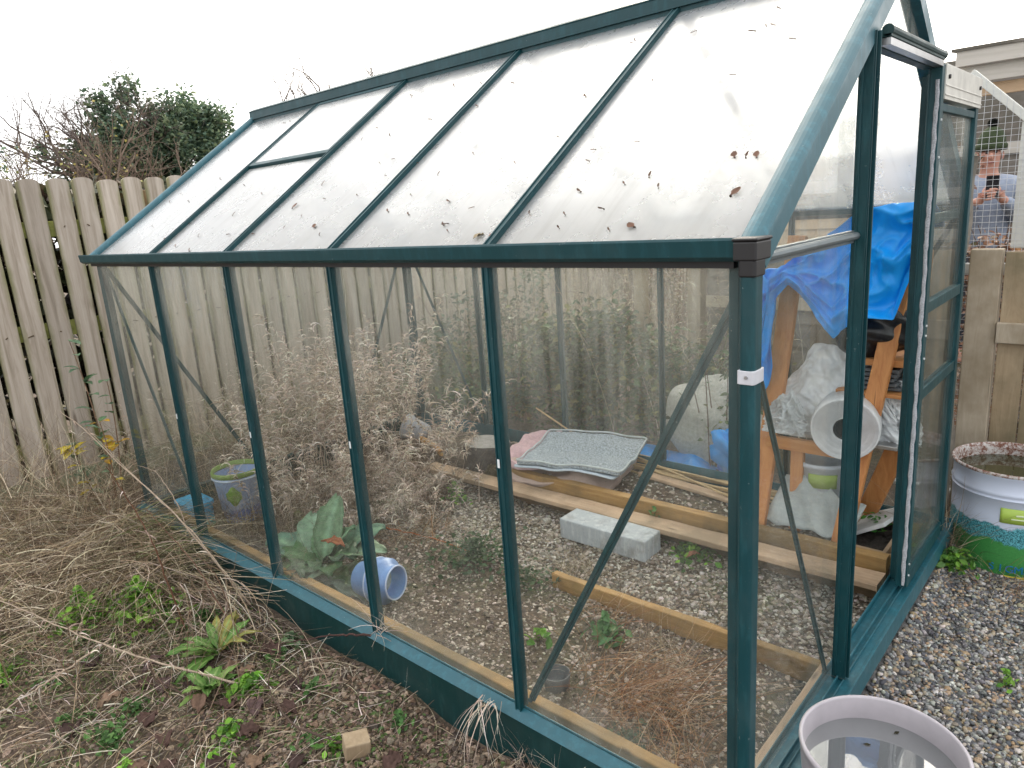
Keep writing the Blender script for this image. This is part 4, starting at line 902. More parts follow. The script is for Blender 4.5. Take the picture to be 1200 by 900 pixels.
# bubble wrap roll
rl = thing('bubble_wrap_roll', (-.36, 1.55, .50), 'white roll of bubble wrap standing on the staging with its end facing out', 'roll')
ry = rotmat(R(90), 0, 0) ; RC = np.array((-.318, 1.70, .668)); rr_ = rotmat(0, 0, R(12)) @ ry
mb = MB(); k = []
for i in range(13): k += [(.045 + i * .0055, .25 + .004 * random.random()), (.050 + i * .0055, .246 + .003 * random.random())]
mb.lathe([(.040, 0), (.040, .24)] + k + [(.117, .245), (.119, .24), (.119, 0), (.040, 0)], RC, 60, rr_); mb.build('roll_body', M['bubble'], rl, smooth=True)
mb = MB(); mb.lathe([(.036, .01), (.036, .244), (.039, .246), (.040, .2), (.040, .01)], RC, 40, rr_); mb.lathe([(.0, .20), (.036, .20)], RC, 40, rr_); mb.build('core', plain('grey_card_core', (.03, .03, .03), .8), rl, smooth=True)
# loose plastic above the roll, bubble texture and folds
def drape(cx, cy, cz, w, h, seed, lean=.2):
    S, Q = np.meshgrid(np.linspace(0, 1, 71), np.linspace(0, 1, 61), indexing='ij')
    top = 1 - .5 * np.abs(2 * S - 1) ** 2.2 + .22 * (vn(S * 5, S * 0, .7, seed) - .5)
    f = .030 * ridged(S * 2.2 + Q, Q * 1.2, .5, seed) ** 2 + .022 * ridged(S * 5 - Q * 2, Q * 4 + S, .5, seed + 2) ** 3 + .014 * ridged(S * 8 + Q * 6, Q * 3, .5, seed + 3) ** 3 + .008 * ridged(S * 11, Q * 9, .5, seed + 4)
    mb = MB(); mb.grid(np.stack([cx + (S - .5) * w * (1 - .25 * Q * Q), cy - f + lean * Q, cz + h * Q * top + .35 * f], -1)); return mb
drape(-.36, 1.60, .58, .50, .36, 3, .08).build('loose_end', M['bubble'], rl, smooth=True, solid=.002)
drape(-.17, 1.62, .59, .26, .24, 9, .06).build('loose_end', M['bubble'], rl, smooth=True, solid=.002)
drape(-.50, 1.50, .60, .17, .16, 5, .05).build('loose_end', M['film'], rl, smooth=True, solid=.0015)
# white bucket under the shelf
bu = thing('bucket', (-.40, 1.63, .26), 'white bucket with lime label under the bubble wrap shelf', 'bucket'); cb = (-.405, 1.66, .235)
mb = MB(); mb.lathe([(0, 0), (.095, 0), (.110, .22), (.117, .222), (.117, .24), (.110, .24), (.105, .235), (.092, .01), (0, .01)], cb, 44); mb.build('bucket_body', plain('white_bucket_plastic', (.55, .60, .68), .4), bu, smooth=True)
mb = MB(); rows = [[(cb[0] + r * math.cos(a), cb[1] + r * math.sin(a), cb[2] + z) for a in np.linspace(R(-100), R(-42), 12)] for z, r in ((.14, .1065), (.20, .1105))]; mb.grid(np.array(rows)); mb.build('label', plain('lime_label_small', (.30, .42, .08), .5), bu, smooth=True, solid=.001)
# polythene sheet lying against the bed board
rows = []
for i in range(31):
    s = i / 30
    rows.append([(-.60 + s * .36 + .03 * q, 1.47 + .10 * q + .012 * math.sin(s * 15 + q * 6), .225 + q * (.15 + .04 * math.sin(s * 5)) * (1 if s > .12 else s / .12) + .006 * math.sin(s * 22)) for q in np.linspace(0, 1, 16)])
mb = MB(); mb.grid(np.array(rows)); tag(mb.build('polythene_sheet', film('grubby_polythene', (.55, .60, .60), .8), smooth=True, solid=.001), 'grubby clear polythene sheet slumped against the bed board below the bucket', 'plastic sheet')
# soil tray at the right end
tr_ = thing('soil_tray', (-.20, 1.62, .12), 'timber seed tray of dark soil with a green seedling by the door', 'tray')
mb = MB(); mb.span((-.285, 1.46, .135), (-.105, 1.475, .215)); mb.span((-.285, 1.79, .135), (-.105, 1.805, .215)); mb.span((-.285, 1.4755, .135), (-.27, 1.7895, .213)); mb.span((-.12, 1.4755, .135), (-.105, 1.7895, .213)); mb.build('tray_frame', M['timber_pale'], tr_, bevel=.002)
mb = MB(); n = 30; xs = np.linspace(-.27, -.12, n); ys = np.linspace(1.475, 1.79, n); Xg, Yg = np.meshgrid(xs, ys, indexing='ij'); mb.grid(np.stack([Xg, Yg, .195 + (vn(Xg, Yg, .02, 3) - .5) * .02 + (vn(Xg, Yg, .006, 4) - .5) * .008], -1)); mb.build('compost', plain('dark_compost', (.025, .020, .016), .95, 0, .6, 150, .9), tr_, smooth=True)
mb = MB(); cc = np.c_[RNG.normal(-.19, .02, 40), RNG.normal(1.66, .03, 40), .21 + RNG.random(40) * .07]; leaves(mb, cc, .028, pal(40, [(.06, .22, .04), (.10, .28, .05)])); mb.build('seedling', M['plant'], tr_)

# ------------------------------------------------------------------ REAR OF THE PLOT: sack, blue sheet, posts, shed, run, gate
sk = blob((-1.22, 2.34, .30), .25, 11, amp=.16, squash=(1.15, .7, 1.05)); tag(sk.build('woven_sack', M['sacking'], smooth=True, sub=1), 'bulging off white woven sack behind the rear glass', 'sack')
mb = blob((-1.02, 2.12, .23), .10, 15, amp=.5, squash=(.9, .6, 1.2)); tag(mb.build('crumpled_sheet', M['tarp'], smooth=True), 'crumpled bright blue sheet standing up beside the white sack', 'plastic sheet')
rows = [[(-1.60 + s * .75, 2.06 + q * .20 + .02 * math.sin(s * 9), .115 + .035 * math.sin(s * 13 + q * 3) * math.sin(q * 3.1) + .03 * vn(s * 9, q * 5, 1, 2)) for q in np.linspace(0, 1, 20)] for s in np.linspace(0, 1, 50)]
mb = MB(); mb.grid(np.array(rows)); tag(mb.build('crumpled_sheet', M['tarp'], smooth=True, solid=.002), 'flat muddy blue sheet lying on the ground in front of the sack', 'plastic sheet')
def post(x, y, z0, z1, w, d, mat, lab, name='timber_post', cat='post'):
    mb = MB(); mb.span((x - w / 2, y - d / 2, z0), (x + w / 2, y + d / 2, z1)); return tag(mb.build(name, mat, bevel=.004), lab, cat)
post(-1.66, 3.0, -.05, 1.5, .09, .09, M['post_wood'], 'tan square post standing in the brambles behind the sack')
post(-1.92, 2.75, -.05, 1.15, .07, .07, M['gate_wood'], 'shorter brown post half hidden in the brambles')
# shed
sh = thing('garden_shed', (-.7, 3.4, 0), 'timber shed wall of horizontal boards behind the staging', 'shed')
for k in range(13):
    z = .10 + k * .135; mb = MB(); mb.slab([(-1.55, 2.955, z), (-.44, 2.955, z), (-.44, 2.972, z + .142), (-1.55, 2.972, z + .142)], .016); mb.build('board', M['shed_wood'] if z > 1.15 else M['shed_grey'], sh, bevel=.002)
for A_, C_ in (((-1.58, 2.985, 0), (-1.50, 3.05, 1.86)), ((-.50, 2.985, 0), (-.43, 3.05, 1.86))): mb = MB(); mb.span(A_, C_); mb.build('corner_post', M['shed_grey'], sh)
for A_, C_ in (((-1.58, 3.60, 0), (-.43, 3.64, 1.86)), ((-1.58, 3.052, 0), (-1.55, 3.598, 1.86)), ((-.455, 3.052, 0), (-.43, 3.598, 1.86))): mb = MB(); mb.span(A_, C_); mb.build('wall', M['shed_grey'], sh)
mb = MB(); mb.slab([(-1.62, 2.92, 1.878), (-.40, 2.92, 1.878), (-.40, 3.70, 1.878), (-1.62, 3.70, 1.878)], .02); mb.build('roof', M['shed_grey'], sh)
mb = MB(); mb.span((-1.56, 2.925, .86), (-.44, 2.942, .93)); mb.build('batten', M['post_wood'], sh, bevel=.002)
# aviary run with a felt lean-to roof, fascia, wire mesh
av = thing('mesh_run', (.3, 2.9, 0), 'timber framed wire mesh run with a pale fascia roof at the right', 'pet run')
def F(a, c, z0, z1, name, mat, bev=.003):
    mb = MB(); mb.span((a[0], a[1], z0), (c[0], c[1], z1)); return mb.build(name, mat, av, bevel=bev)
F((-.34, 3.20), (1.9, 3.225), 2.075, 2.150, 'fascia', M['fascia']); F((-.34, 3.232), (1.9, 3.25), 1.995, 2.072, 'fascia', M['fascia']); F((-.30, 3.28), (1.9, 3.30), 1.93, 1.99, 'beam', M['shed_wood'])
mb = MB(); mb.slab([(-.36, 3.19, 2.155), (1.92, 3.19, 2.155), (1.92, 4.2, 2.24), (-.36, 4.2, 2.24)], .015); mb.build('roof', M['shed_grey'], av)
F((-1.5, 7.0), (1.9, 7.03), 0, 2.6, 'back_wall', M['shed_grey'])
for z in (.95, 1.35, 1.72): F((-1.48, 6.97), (1.9, 6.995), z, z + .10, 'back_rail', M['fascia'])
F((-1.53, 5.9), (-1.5, 7.03), 0, 2.3, 'end_wall', M['shed_grey'])
F((.060, 2.44), (.115, 2.49), 1.24, 1.74, 'frame_post', M['white_wood']); F((-.34, 2.445), (.9, 2.485), 1.13, 1.175, 'frame_rail', M['white_wood'])
F((.85, 2.44), (.90, 2.49), .05, 1.75, 'frame_post', M['white_wood']); F((-.38, 2.445), (-.345, 2.485), .05, 1.62, 'frame_post', M['shed_grey']); F((-.345, 2.445), (.9, 2.485), .05, .12, 'frame_rail', M['white_wood'])
mb = MB(); mb.beam((-.13, 2.46, 1.955), (.165, 2.46, 1.665), .03, .055, up=(0, -1, .0)); mb.build('diagonal_brace', M['white_wood'], av, bevel=.002)
mb = MB(); sp_ = .0245
for k in range(int(1.22 / sp_)):
    x = -.34 + k * sp_; zt_ = 1.60 if x < -.22 else 1.95 if x < -.1 else max(1.70, 1.95 - (x + .1) * .98)
    mb.tube([(x + random.uniform(-.001, .001), 2.432 + random.uniform(-.001, .001), .1), (x + random.uniform(-.002, .002), 2.432, .8), (x + random.uniform(-.002, .002), 2.432, zt_)], .0008, 4, cap=False)
for k in range(int(1.85 / sp_)):
    z = .1 + k * sp_; xe = .88 if z < 1.68 else -.1 + (1.95 - z) / .98
    mb.tube([(-.345, 2.434, z), (.2, 2.434, z + random.uniform(-.002, .002)), (max(.21, xe), 2.434, z)] if xe > .21 else [(-.345, 2.434, z), (-.2, 2.434, z), (xe, 2.434, z)], .0008, 4, cap=False)
mb.build('wire_mesh', M['wire'], av)
# boarded gate with its post
post(-.005, 2.36, -.02, 1.245, .115, .06, M['post_wood'], 'broad pale weathered gate post behind the drum', 'gate_post')
ga = thing('board_gate', (.5, 2.36, .05), 'boarded garden gate with ledge at the right edge behind the drum', 'gate')
x = .062
while x < .95:
    mb = MB(); w = .10 + random.uniform(-.006, .006); mb.span((x, 2.335, .08), (x + w - .004, 2.353, 1.235 + random.uniform(-.008, .008))); mb.build('board', M['gate_wood'], ga, bevel=.003); x += w
for z in (.86, .28): mb = MB(); mb.span((.056, 2.308, z), (.95, 2.333, z + .085)); mb.build('ledge', M['post_wood'], ga, bevel=.003)
# weathered trunk-like post seen through the door glass
mb = MB(); mb.tube([(-.13 + .01 * math.sin(z * 5), 2.30 + .008 * math.sin(z * 7), z) for z in np.linspace(0, 1.62, 20)], [.062 + .006 * math.sin(k * 1.7) for k in range(20)], 14); tag(mb.build('rustic_post', M['shed_grey'] if False else plain('silvery_bark_post', (.20, .18, .15), .9, 0, .35, 14, .9), smooth=True), 'thick grey rustic post seen through the sliding door glass', 'post')

# ------------------------------------------------------------------ PERSON behind the mesh: solid figure added in place of a window reflection
def skin(name, verts, edges, radii, mat, parent, root=0, sub=2, rbr=None):
    me = bpy.data.meshes.new(name); me.from_pydata(verts, edges, []); o = bpy.data.objects.new(name, me); COL.objects.link(o)
    m = o.modifiers.new('skin', 'SKIN'); m.use_smooth_shade = True
    for i, sv in enumerate(me.skin_vertices[0].data):
        r = radii[i]; sv.radius = (r, r) if not isinstance(r, tuple) else r; sv.use_root = i == root
    s_ = o.modifiers.new('sub', 'SUBSURF'); s_.levels = sub; s_.render_levels = sub
    me.materials.append(mat); o.parent = parent; return o
PX, PY, PZ = -.505, 5.45, .07
pe = thing('person', (PX, PY, PZ), 'solid stand-in for the reflection of a person in grey jacket and dark green bobble hat holding up a phone behind the mesh', 'person'); pe['_o'] = [0, 0, 0]
pe.rotation_euler = (0, 0, R(12))
skm = plain('skin', (.52, .27, .20), .5, 0, .12, 30, .1, sss=.1); jac = plain('grey_blue_jacket', (.27, .31, .39), .8, 0, .15, 40, .3); dk = plain('dark_trousers', (.03, .035, .045), .85); hatm = plain('dark_green_knit', (.035, .05, .02), .95, 0, .4, 90, .9)
V = [(0, 0, .93), (0, .01, 1.12), (0, .01, 1.30), (0, .015, 1.40), (0, 0, 1.47), (0, -.01, 1.52),
     (.17, .01, 1.38), (.24, -.03, 1.12), (.11, -.25, 1.26), (.075, -.30, 1.31),
     (-.17, .01, 1.38), (-.24, -.03, 1.12), (-.11, -.25, 1.26), (-.06, -.30, 1.30),
     (.09, 0, .88), (.10, -.01, .50), (.10, .02, .09), (.10, -.12, .04), (-.09, 0, .88), (-.10, -.01, .50), (-.10, .02, .09), (-.10, -.12, .04),
     (0, -.015, 1.60), (0, -.02, 1.68)]
E_ = [(0, 1), (1, 2), (2, 3), (3, 4), (4, 5), (3, 6), (6, 7), (7, 8), (8, 9), (3, 10), (10, 11), (11, 12), (12, 13), (0, 14), (14, 15), (15, 16), (16, 17), (0, 18), (18, 19), (19, 20), (20, 21), (5, 22), (22, 23)]
Rr = [(.15, .10), (.15, .10), (.15, .11), (.10, .08), .055, .06, .062, .048, .034, .028, .062, .048, .034, .028, .09, .062, .042, .035, .09, .062, .042, .035, (.075, .09), (.07, .085)]
skin('body', V, E_, Rr, skm, pe)
jV = V[:10] + V[10:13]; 
jv = [(0, 0, .84), (0, .01, 1.10), (0, .01, 1.28), (0, .015, 1.38), (0, .005, 1.49), (.18, .01, 1.375), (.25, -.03, 1.11), (.09, -.285, 1.29), (-.18, .01, 1.375), (-.25, -.03, 1.11), (-.085, -.29, 1.285)]
skin('jacket', jv, [(0, 1), (1, 2), (2, 3), (3, 4), (3, 5), (5, 6), (6, 7), (3, 8), (8, 9), (9, 10)], [(.19, .14), (.18, .13), (.19, .14), (.13, .11), .082, .085, .072, .050, .085, .072, .050], jac, pe)
skin('trousers', [(0, 0, .92), (.09, 0, .86), (.10, -.01, .50), (.10, .02, .10), (-.09, 0, .86), (-.10, -.01, .50), (-.10, .02, .10)], [(0, 1), (1, 2), (2, 3), (0, 4), (4, 5), (5, 6)], [(.16, .12), .105, .078, .06, .105, .078, .06], dk, pe)
def local(mb, name, mat, smooth=True, **k): return mb.build(name, mat, pe, smooth=smooth, **k)
for nm, c, s_ in (('nose', (0, -.105, 1.605), (.014, .018, .024)), ('ear', (.078, -.01, 1.61), (.010, .018, .03)), ('ear', (-.078, -.01, 1.61), (.010, .018, .03))): mb = MB(); mb.lathe([(math.sin(a) * 1, -math.cos(a)) for a in np.linspace(0.01, math.pi - .01, 9)], (0, 0, 0), 14); mb.v[-1] = mb.v[-1] * np.array(s_) + np.array(c); local(mb, nm, skm)
for sx in (-1, 1): mb = MB(); mb.lathe([(math.sin(a), -math.cos(a)) for a in np.linspace(.01, math.pi - .01, 8)], (0, 0, 0), 12); mb.v[-1] = mb.v[-1] * .010 + np.array((sx * .03, -.092, 1.635)); local(mb, 'eye', plain('eye_surface', (.05, .04, .04), .2))
mb = MB(); mb.tube([(-.022, -.094, 1.563), (0, -.099, 1.560), (.022, -.094, 1.563)], .005, 6); local(mb, 'mouth', plain('lips', (.30, .10, .09), .5))
mb = MB(); mb.lathe([(.0, .175), (.03, .17), (.065, .145), (.088, .095), (.095, .04), (.098, .0), (.104, .0), (.106, .035), (.101, .045), (.096, .05)], (0, -.01, 1.648), 30); hat = local(mb, 'bobble_hat', hatm)
cc = RNG.normal(0, 1, (260, 3)); cc /= np.linalg.norm(cc, axis=1)[:, None]; mb = MB(); leaves(mb, cc * .030 + np.array([0, -.01, 1.845]), .022, pal(260, [(.01, .012, .01), (.02, .025, .02)])); mb.lathe([(math.sin(a) * .03, -math.cos(a) * .03) for a in np.linspace(.01, math.pi - .01, 9)], (0, -.01, 1.845), 14, col=(.012, .014, .012)); local(mb, 'bobble', M['dry'])
mb = MB(); mb.box((.01, -.352, 1.385), (.080, .010, .165), rotmat(R(-8), 0, R(4))); ph_ = local(mb, 'phone', plain('black_phone', (.008, .008, .01), .15), False, bevel=.006)
def hand(sx, c, name):
    c = np.array(c); vs = [c + (sx * .030, .03, -.055), c + (sx * .012, .008, -.02), c + (0, 0, .0)]; ed = [(0, 1), (1, 2)]; rd = [.026, .030, .026]
    skin(name, [tuple(v) for v in vs], ed, rd, skm, pe, 1)
    for k, (dz, ln) in enumerate(((.030, .95), (.010, 1.05), (-.010, 1.0), (-.030, .82))):
        b0 = c + (sx * .006, .0, dz * .7); p1 = b0 + (-sx * .030 * ln, -.022, .004 + dz * .3); p2 = p1 + (-sx * .026 * ln, -.004, .002); p3 = p2 + (-sx * .020 * ln, .010, 0)
        skin('finger', [tuple(b0), tuple(p1), tuple(p2), tuple(p3)], [(0, 1), (1, 2), (2, 3)], [.010, .0095, .0088, .0075], skm, pe, 0)
    b0 = c + (sx * .004, .006, .02); skin('thumb', [tuple(b0), tuple(b0 + (-sx * .012, .012, .030)), tuple(b0 + (-sx * .030, .014, .048))], [(0, 1), (1, 2)], [.013, .0115, .009], skm, pe, 0)
hand(1, (.055, -.335, 1.335), 'hand'); hand(-1, (-.040, -.340, 1.325), 'hand')
for ch in list(pe.children):
    ch['_o'] = [0, 0, 0]

# ------------------------------------------------------------------ PLANTS
# stone chips and gravel
def scatter(n, x0, x1, y0, y1, dz=0.0): x = RNG.uniform(x0, x1, n); y = RNG.uniform(y0, y1, n); return np.c_[x, y, H(x, y) + dz]
GREY = [(.13, .13, .13), (.20, .20, .20), (.08, .085, .09), (.28, .27, .25), (.17, .15, .12), (.24, .18, .12), (.36, .35, .33), (.10, .10, .11), (.17, .17, .17), (.34, .24, .15), (.07, .07, .075), (.48, .45, .40), (.30, .26, .19)]
mb = MB(); p = np.vstack([scatter(27000, .045, .95, -.15, 2.3, .001), scatter(7000, .045, .55, .30, 1.7, .005)]); d = np.hypot(p[:, 0] - DC[0], p[:, 1] - DC[1]); d2 = np.hypot(p[:, 0] - TC[0], p[:, 1] - TC[1]); p = p[(d > .2) & (d2 > .15)]
sz = RNG.gamma(6, .00155, len(p)) + .0035; stones(mb, p, sz, pal(len(p), GREY, .3), .65, .16); tag(mb.build('pea_gravel', M['stone'], smooth=True), 'loose grey and tan pea gravel outside the greenhouse door', 'gravel', kind='stuff')
CHIP = [(.28, .24, .19), (.37, .33, .28), (.18, .155, .125), (.47, .43, .38), (.25, .20, .15), (.12, .105, .09)]
mb = MB(); p = np.vstack([scatter(15000, -2.6, -.045, .78, 1.36, .002), scatter(2500, -2.5, -.04, 1.42, 1.8, .002)]); sz = RNG.gamma(5, .0020, len(p)) + .004; stones(mb, p, sz, pal(len(p), CHIP, .3), .45, .35); tag(mb.build('path_chippings', M['stone'], smooth=False), 'angular pale stone chippings on the path inside the greenhouse', 'gravel', kind='stuff')
BARK = [(.19, .15, .12), (.27, .22, .175), (.13, .10, .08), (.37, .31, .255), (.08, .065, .05), (.46, .40, .34)]
mb = MB(); p = scatter(14000, -3.05, -.08, .10, .76, .001); sz = RNG.gamma(4, .0019, len(p)) + .003; stones(mb, p, sz, pal(len(p), BARK, .3), .5, .35); tag(mb.build('soil_crumbs', M['stone']), 'crumbly brown soil and chips in the front bed inside', 'soil', kind='stuff')
LITT = [(.16, .105, .07), (.24, .17, .12), (.10, .07, .05), (.30, .23, .17), (.07, .05, .04), (.20, .15, .11)]
mb = MB(); p = np.vstack([scatter(15000, -2.7, -.3, -1.15, -.045, .001), scatter(7000, -1.5, -.35, -.55, -.045, .004)]); sz = RNG.gamma(4, .0021, len(p)) + .003; stones(mb, p, sz, pal(len(p), LITT, .3), .55, .35); tag(mb.build('soil_crumbs', M['stone']), 'crumbly brown soil and grit along the outside of the plinth', 'soil', kind='stuff')

PALE = [(.56, .48, .40), (.48, .39, .32), (.68, .61, .53), (.36, .28, .22)]
STRAW = [(.42, .34, .23), (.34, .26, .17), (.52, .44, .32), (.20, .15, .10), (.30, .235, .16), (.60, .52, .40), (.12, .085, .055)]
RED = [(.36, .18, .09), (.46, .26, .13), (.28, .13, .07), (.50, .34, .22), (.54, .42, .30)]
# matted dead grass, left foreground
mb = MB()
def mat_grass(n, x0, x1, y0, y1, hgt, Lr, w, cols, lean=(1.0, 1.5), azm=None, azs=1.2, zpow=1.0, segs=5, curl=(.1, .8)):
    x = RNG.uniform(x0, x1, n); y = RNG.uniform(y0, y1, n)
    ex = sst(x, x0, x0 + .3 * (x1 - x0)) * (1 - sst(x, x1 - .35 * (x1 - x0), x1)) * sst(y, y0, y0 + .3 * (y1 - y0)) ; keep = RNG.random(n) < .15 + ex
    x, y = x[keep], y[keep]; n = len(x); z = H(x, y) + hgt * RNG.random(n) ** zpow * (.2 + .8 * ex[keep]) * (.5 + vn(x, y, .18, 9))
    az = RNG.uniform(0, 6.283, n) if azm is None else RNG.normal(azm, azs, n)
    blades(mb, np.c_[x, y, z], az, RNG.uniform(*Lr, n), RNG.uniform(*lean, n), RNG.uniform(*curl, n), RNG.uniform(w * .6, w * 1.4, n), pal(n, cols), segs, side=.9)
mat_grass(3200, -4.0, -2.15, -1.0, -.05, .14, (.10, .40), .0035, STRAW, azm=-.4, azs=1.0)
mat_grass(2600, -4.0, -2.0, -1.0, -.05, .14, (.08, .30), .003, STRAW, azm=None, lean=(.6, 1.6), curl=(.2, 2.5))
mat_grass(260, -2.75, -1.75, -.30, -.05, .16, (.25, .6), .0035, PALE + STRAW[:3], lean=(1.2, 1.65), azm=-.15, azs=.25, curl=(.0, .35))
mat_grass(900, -2.4, -.7, -1.0, -.08, .03, (.05, .22), .0026, PALE, lean=(.9, 1.6), curl=(.1, 1.8))
mat_grass(420, -3.2, -1.3, -1.0, -.1, .0, (.15, .48), .003, [(.20, .13, .09), (.36, .27, .19), (.14, .09, .06)], lean=(.0, .9), curl=(0, .6))
mat_grass(900, -2.9, -1.2, -1.0, -.08, .01, (.03, .10), .003, [(.12, .20, .05), (.17, .24, .08), (.09, .13, .04)], lean=(.1, 1.2))
mat_grass(2600, -4.0, -2.15, -1.0, -.05, .17, (.06, .25), .0032, STRAW + [(.14, .15, .06)], azm=None, lean=(.5, 1.5), curl=(.3, 2.2))
mat_grass(700, -3.0, -2.3, -.40, -.05, .20, (.12, .35), .004, [(.16, .19, .08), (.24, .25, .12), (.12, .13, .06)], azm=.6, azs=.5)
mat_grass(2200, -3.2, -2.2, -.45, -.04, .20, (.15, .5), .0035, STRAW, azm=-.3, azs=.6)
mat_grass(2500, -3.9, -3.1, -.5, 1.9, .25, (.15, .5), .003, STRAW, lean=(.2, 1.4))
mat_grass(3200, -2.6, -.9, -1.15, -.1, .02, (.04, .2), .0028, STRAW + [(.12, .08, .05), (.08, .06, .04)], lean=(1.1, 1.6), curl=(.1, 1.8))
mat_grass(900, -1.6, -.4, -.8, -.04, .015, (.03, .14), .0022, STRAW, lean=(1.0, 1.6))
mat_grass(1500, -3.9, -2.9, -.9, -.1, .30, (.25, .6), .0022, STRAW + [(.16, .10, .07)], lean=(.2, 1.1), azm=None)
tag(mb.build('dead_grass', M['dry']), 'matted straw coloured dead grass heaped at the left foreground', 'dead grass', kind='stuff')
# green haze of moss and little weeds under the dead grass
mb = MB(); p = scatter(9000, -2.9, -.6, -1.15, -.06, .008); k = vn(p[:, 0], p[:, 1], .16, 13) > .42; p = p[k]; leaves(mb, p, RNG.uniform(.006, .020, len(p)), pal(len(p), [(.07, .12, .03), (.11, .17, .05), (.09, .10, .04)]), .6)
p = scatter(1500, -.95, -.2, .95, 1.3, .004); p = p[vn(p[:, 0], p[:, 1], .12, 5) > .62]; leaves(mb, p, .009, pal(len(p), [(.10, .13, .05)]), .7)
tag(mb.build('ground_weeds', M['plant']), 'tiny green weeds and moss speckled over the soil', 'weeds', kind='stuff')

def weed(x, y, n, spread, size, cols, lab, h=.05, z=None, stems=True, name='weed', cat='weed', group=None, mat='plant'):
    mb = MB(); z0 = float(H(x, y)) if z is None else z
    r = np.abs(RNG.normal(0, 1, n)) * spread * .6; a = RNG.uniform(0, 6.283, n)
    cen = np.c_[x + r * np.cos(a), y + r * np.sin(a), z0 + h * RNG.random(n) * np.exp(-r / spread) + .01]
    leaves(mb, cen, RNG.uniform(size * .6, size * 1.3, n), pal(n, cols), .35, .6)
    if stems:
        m = max(6, n // 8); r = RNG.random(m) * spread; a = RNG.uniform(0, 6.283, m)
        blades(mb, np.c_[np.full(m, x), np.full(m, y), np.full(m, z0)], a, r + .02, .9, .4, .003, pal(m, [(.14, .2, .07)]), 4)
    return tag(mb.build(name, M[mat]), lab, cat, group)
LIME = [(.14, .30, .03), (.20, .38, .05), (.09, .22, .03)]; MID = [(.07, .16, .04), (.11, .22, .06), (.05, .12, .03)]; DEEP = [(.035, .075, .03), (.055, .10, .045), (.07, .11, .06)]
weed(-2.28, -.36, 520, .15, .034, LIME, 'bright green chickweed patch in the dead grass near the plinth', h=.17)
weed(-2.42, -.52, 300, .12, .030, LIME, 'second bright green chickweed patch further from the plinth', h=.15)
weed(-2.25, -.84, 130, .08, .030, LIME, 'small bright green weed at the left edge of the photo')
weed(-2.05, -.22, 60, .06, .03, MID, 'mid green seedlings just above the dock')
weed(-1.50, -.34, 120, .065, .036, LIME, 'bright lime weed right of the dock leaves')
weed(-1.36, -.47, 80, .045, .026, LIME, 'small spiky lime weed below the dock')
weed(-1.47, -.72, 30, .04, .022, LIME, 'tiny lime seedling at the bottom of the left foreground')
weed(-1.75, -.62, 40, .05, .022, MID, 'sparse green seedlings between dead leaves on the left')
weed(-.98, -.14, 40, .035, .02, MID, 'little green weed on the grit beside the plinth')
weed(-1.62, -.10, 36, .05, .030, [(.13, .20, .10), (.17, .25, .13)], 'pale green sprig against the dark plinth')
weed(-1.50, .70, 620, .22, .024, DEEP, 'low dark green creeping plant in the front bed', h=.09)
weed(-1.20, .70, 160, .12, .022, DEEP, 'smaller dark creeper next to the timber edging', h=.05)
weed(-.74, .56, 46, .06, .048, [(.09, .20, .08), (.13, .26, .10)], 'jagged leaved green weed in the middle of the front bed', h=.09)
weed(-.92, .42, 16, .05, .04, LIME, 'light green seedling left of the brace in the front bed', h=.05)
weed(-.42, .20, 60, .06, .028, [(.06, .11, .07), (.09, .15, .08)], 'small grey green weed at the near end of the front bed', h=.03)
weed(-.80, 1.28, 150, .09, .030, LIME + MID, 'green weeds sprouting under the pale plank by the block', h=.06)
weed(-1.02, 1.36, 40, .04, .022, MID, 'sprig of green growing through the plank edge', h=.10, z=.12)
weed(.07, 1.66, 220, .09, .030, MID + LIME, 'green weeds at the foot of the drum', h=.07)
weed(.33, 1.05, 26, .03, .018, LIME, 'tiny green weed in the pea gravel')
weed(-2.35, .95, 130, .10, .024, [(.08, .16, .06), (.12, .2, .08)], 'small grey green tuft below the dried weeds', h=.10)
weed(-2.05, 1.12, 90, .07, .03, LIME + MID, 'light green leafy tuft beside the plank end', h=.14)

# dock with long leaves in the foreground
def rosette(name, c, spec, lab, mat='waxy', cat='plant', blunt=.8):
    t = thing(name, c, lab, cat)
    for (az, el, Ln, W, dr, col, vein, wav) in spec:
        mb = MB(); bigleaf(mb, c, R(az), R(el), Ln, W, dr, col, 12, wav, .22, vein, blunt=blunt); mb.build('leaf', M[mat], t, smooth=True, solid=.0012)
    return t
g1, g2, g3 = (.10, .21, .04), (.16, .25, .06), (.27, .24, .06)
sp_d = [(random.uniform(0, 360), random.uniform(5, 60), random.uniform(.09, .2), random.uniform(.03, .055), random.uniform(.6, 1.3), random.choice([g1, g2, g3, g1]), (.22, .32, .10), .10) for _ in range(17)]
rosette('dock_plant', (-1.78, -.30, .10), sp_d, 'dock plant with splayed yellow green leaves in the left foreground')
sp_d = [(random.uniform(0, 360), random.uniform(20, 55), random.uniform(.08, .15), random.uniform(.03, .045), random.uniform(.6, 1.2), random.choice([g1, g2]), (.22, .32, .10), .10) for _ in range(10)]
rosette('dock_plant', (-1.60, -.42, .10), sp_d, 'smaller dock plant with twisted stalks nearer the camera')
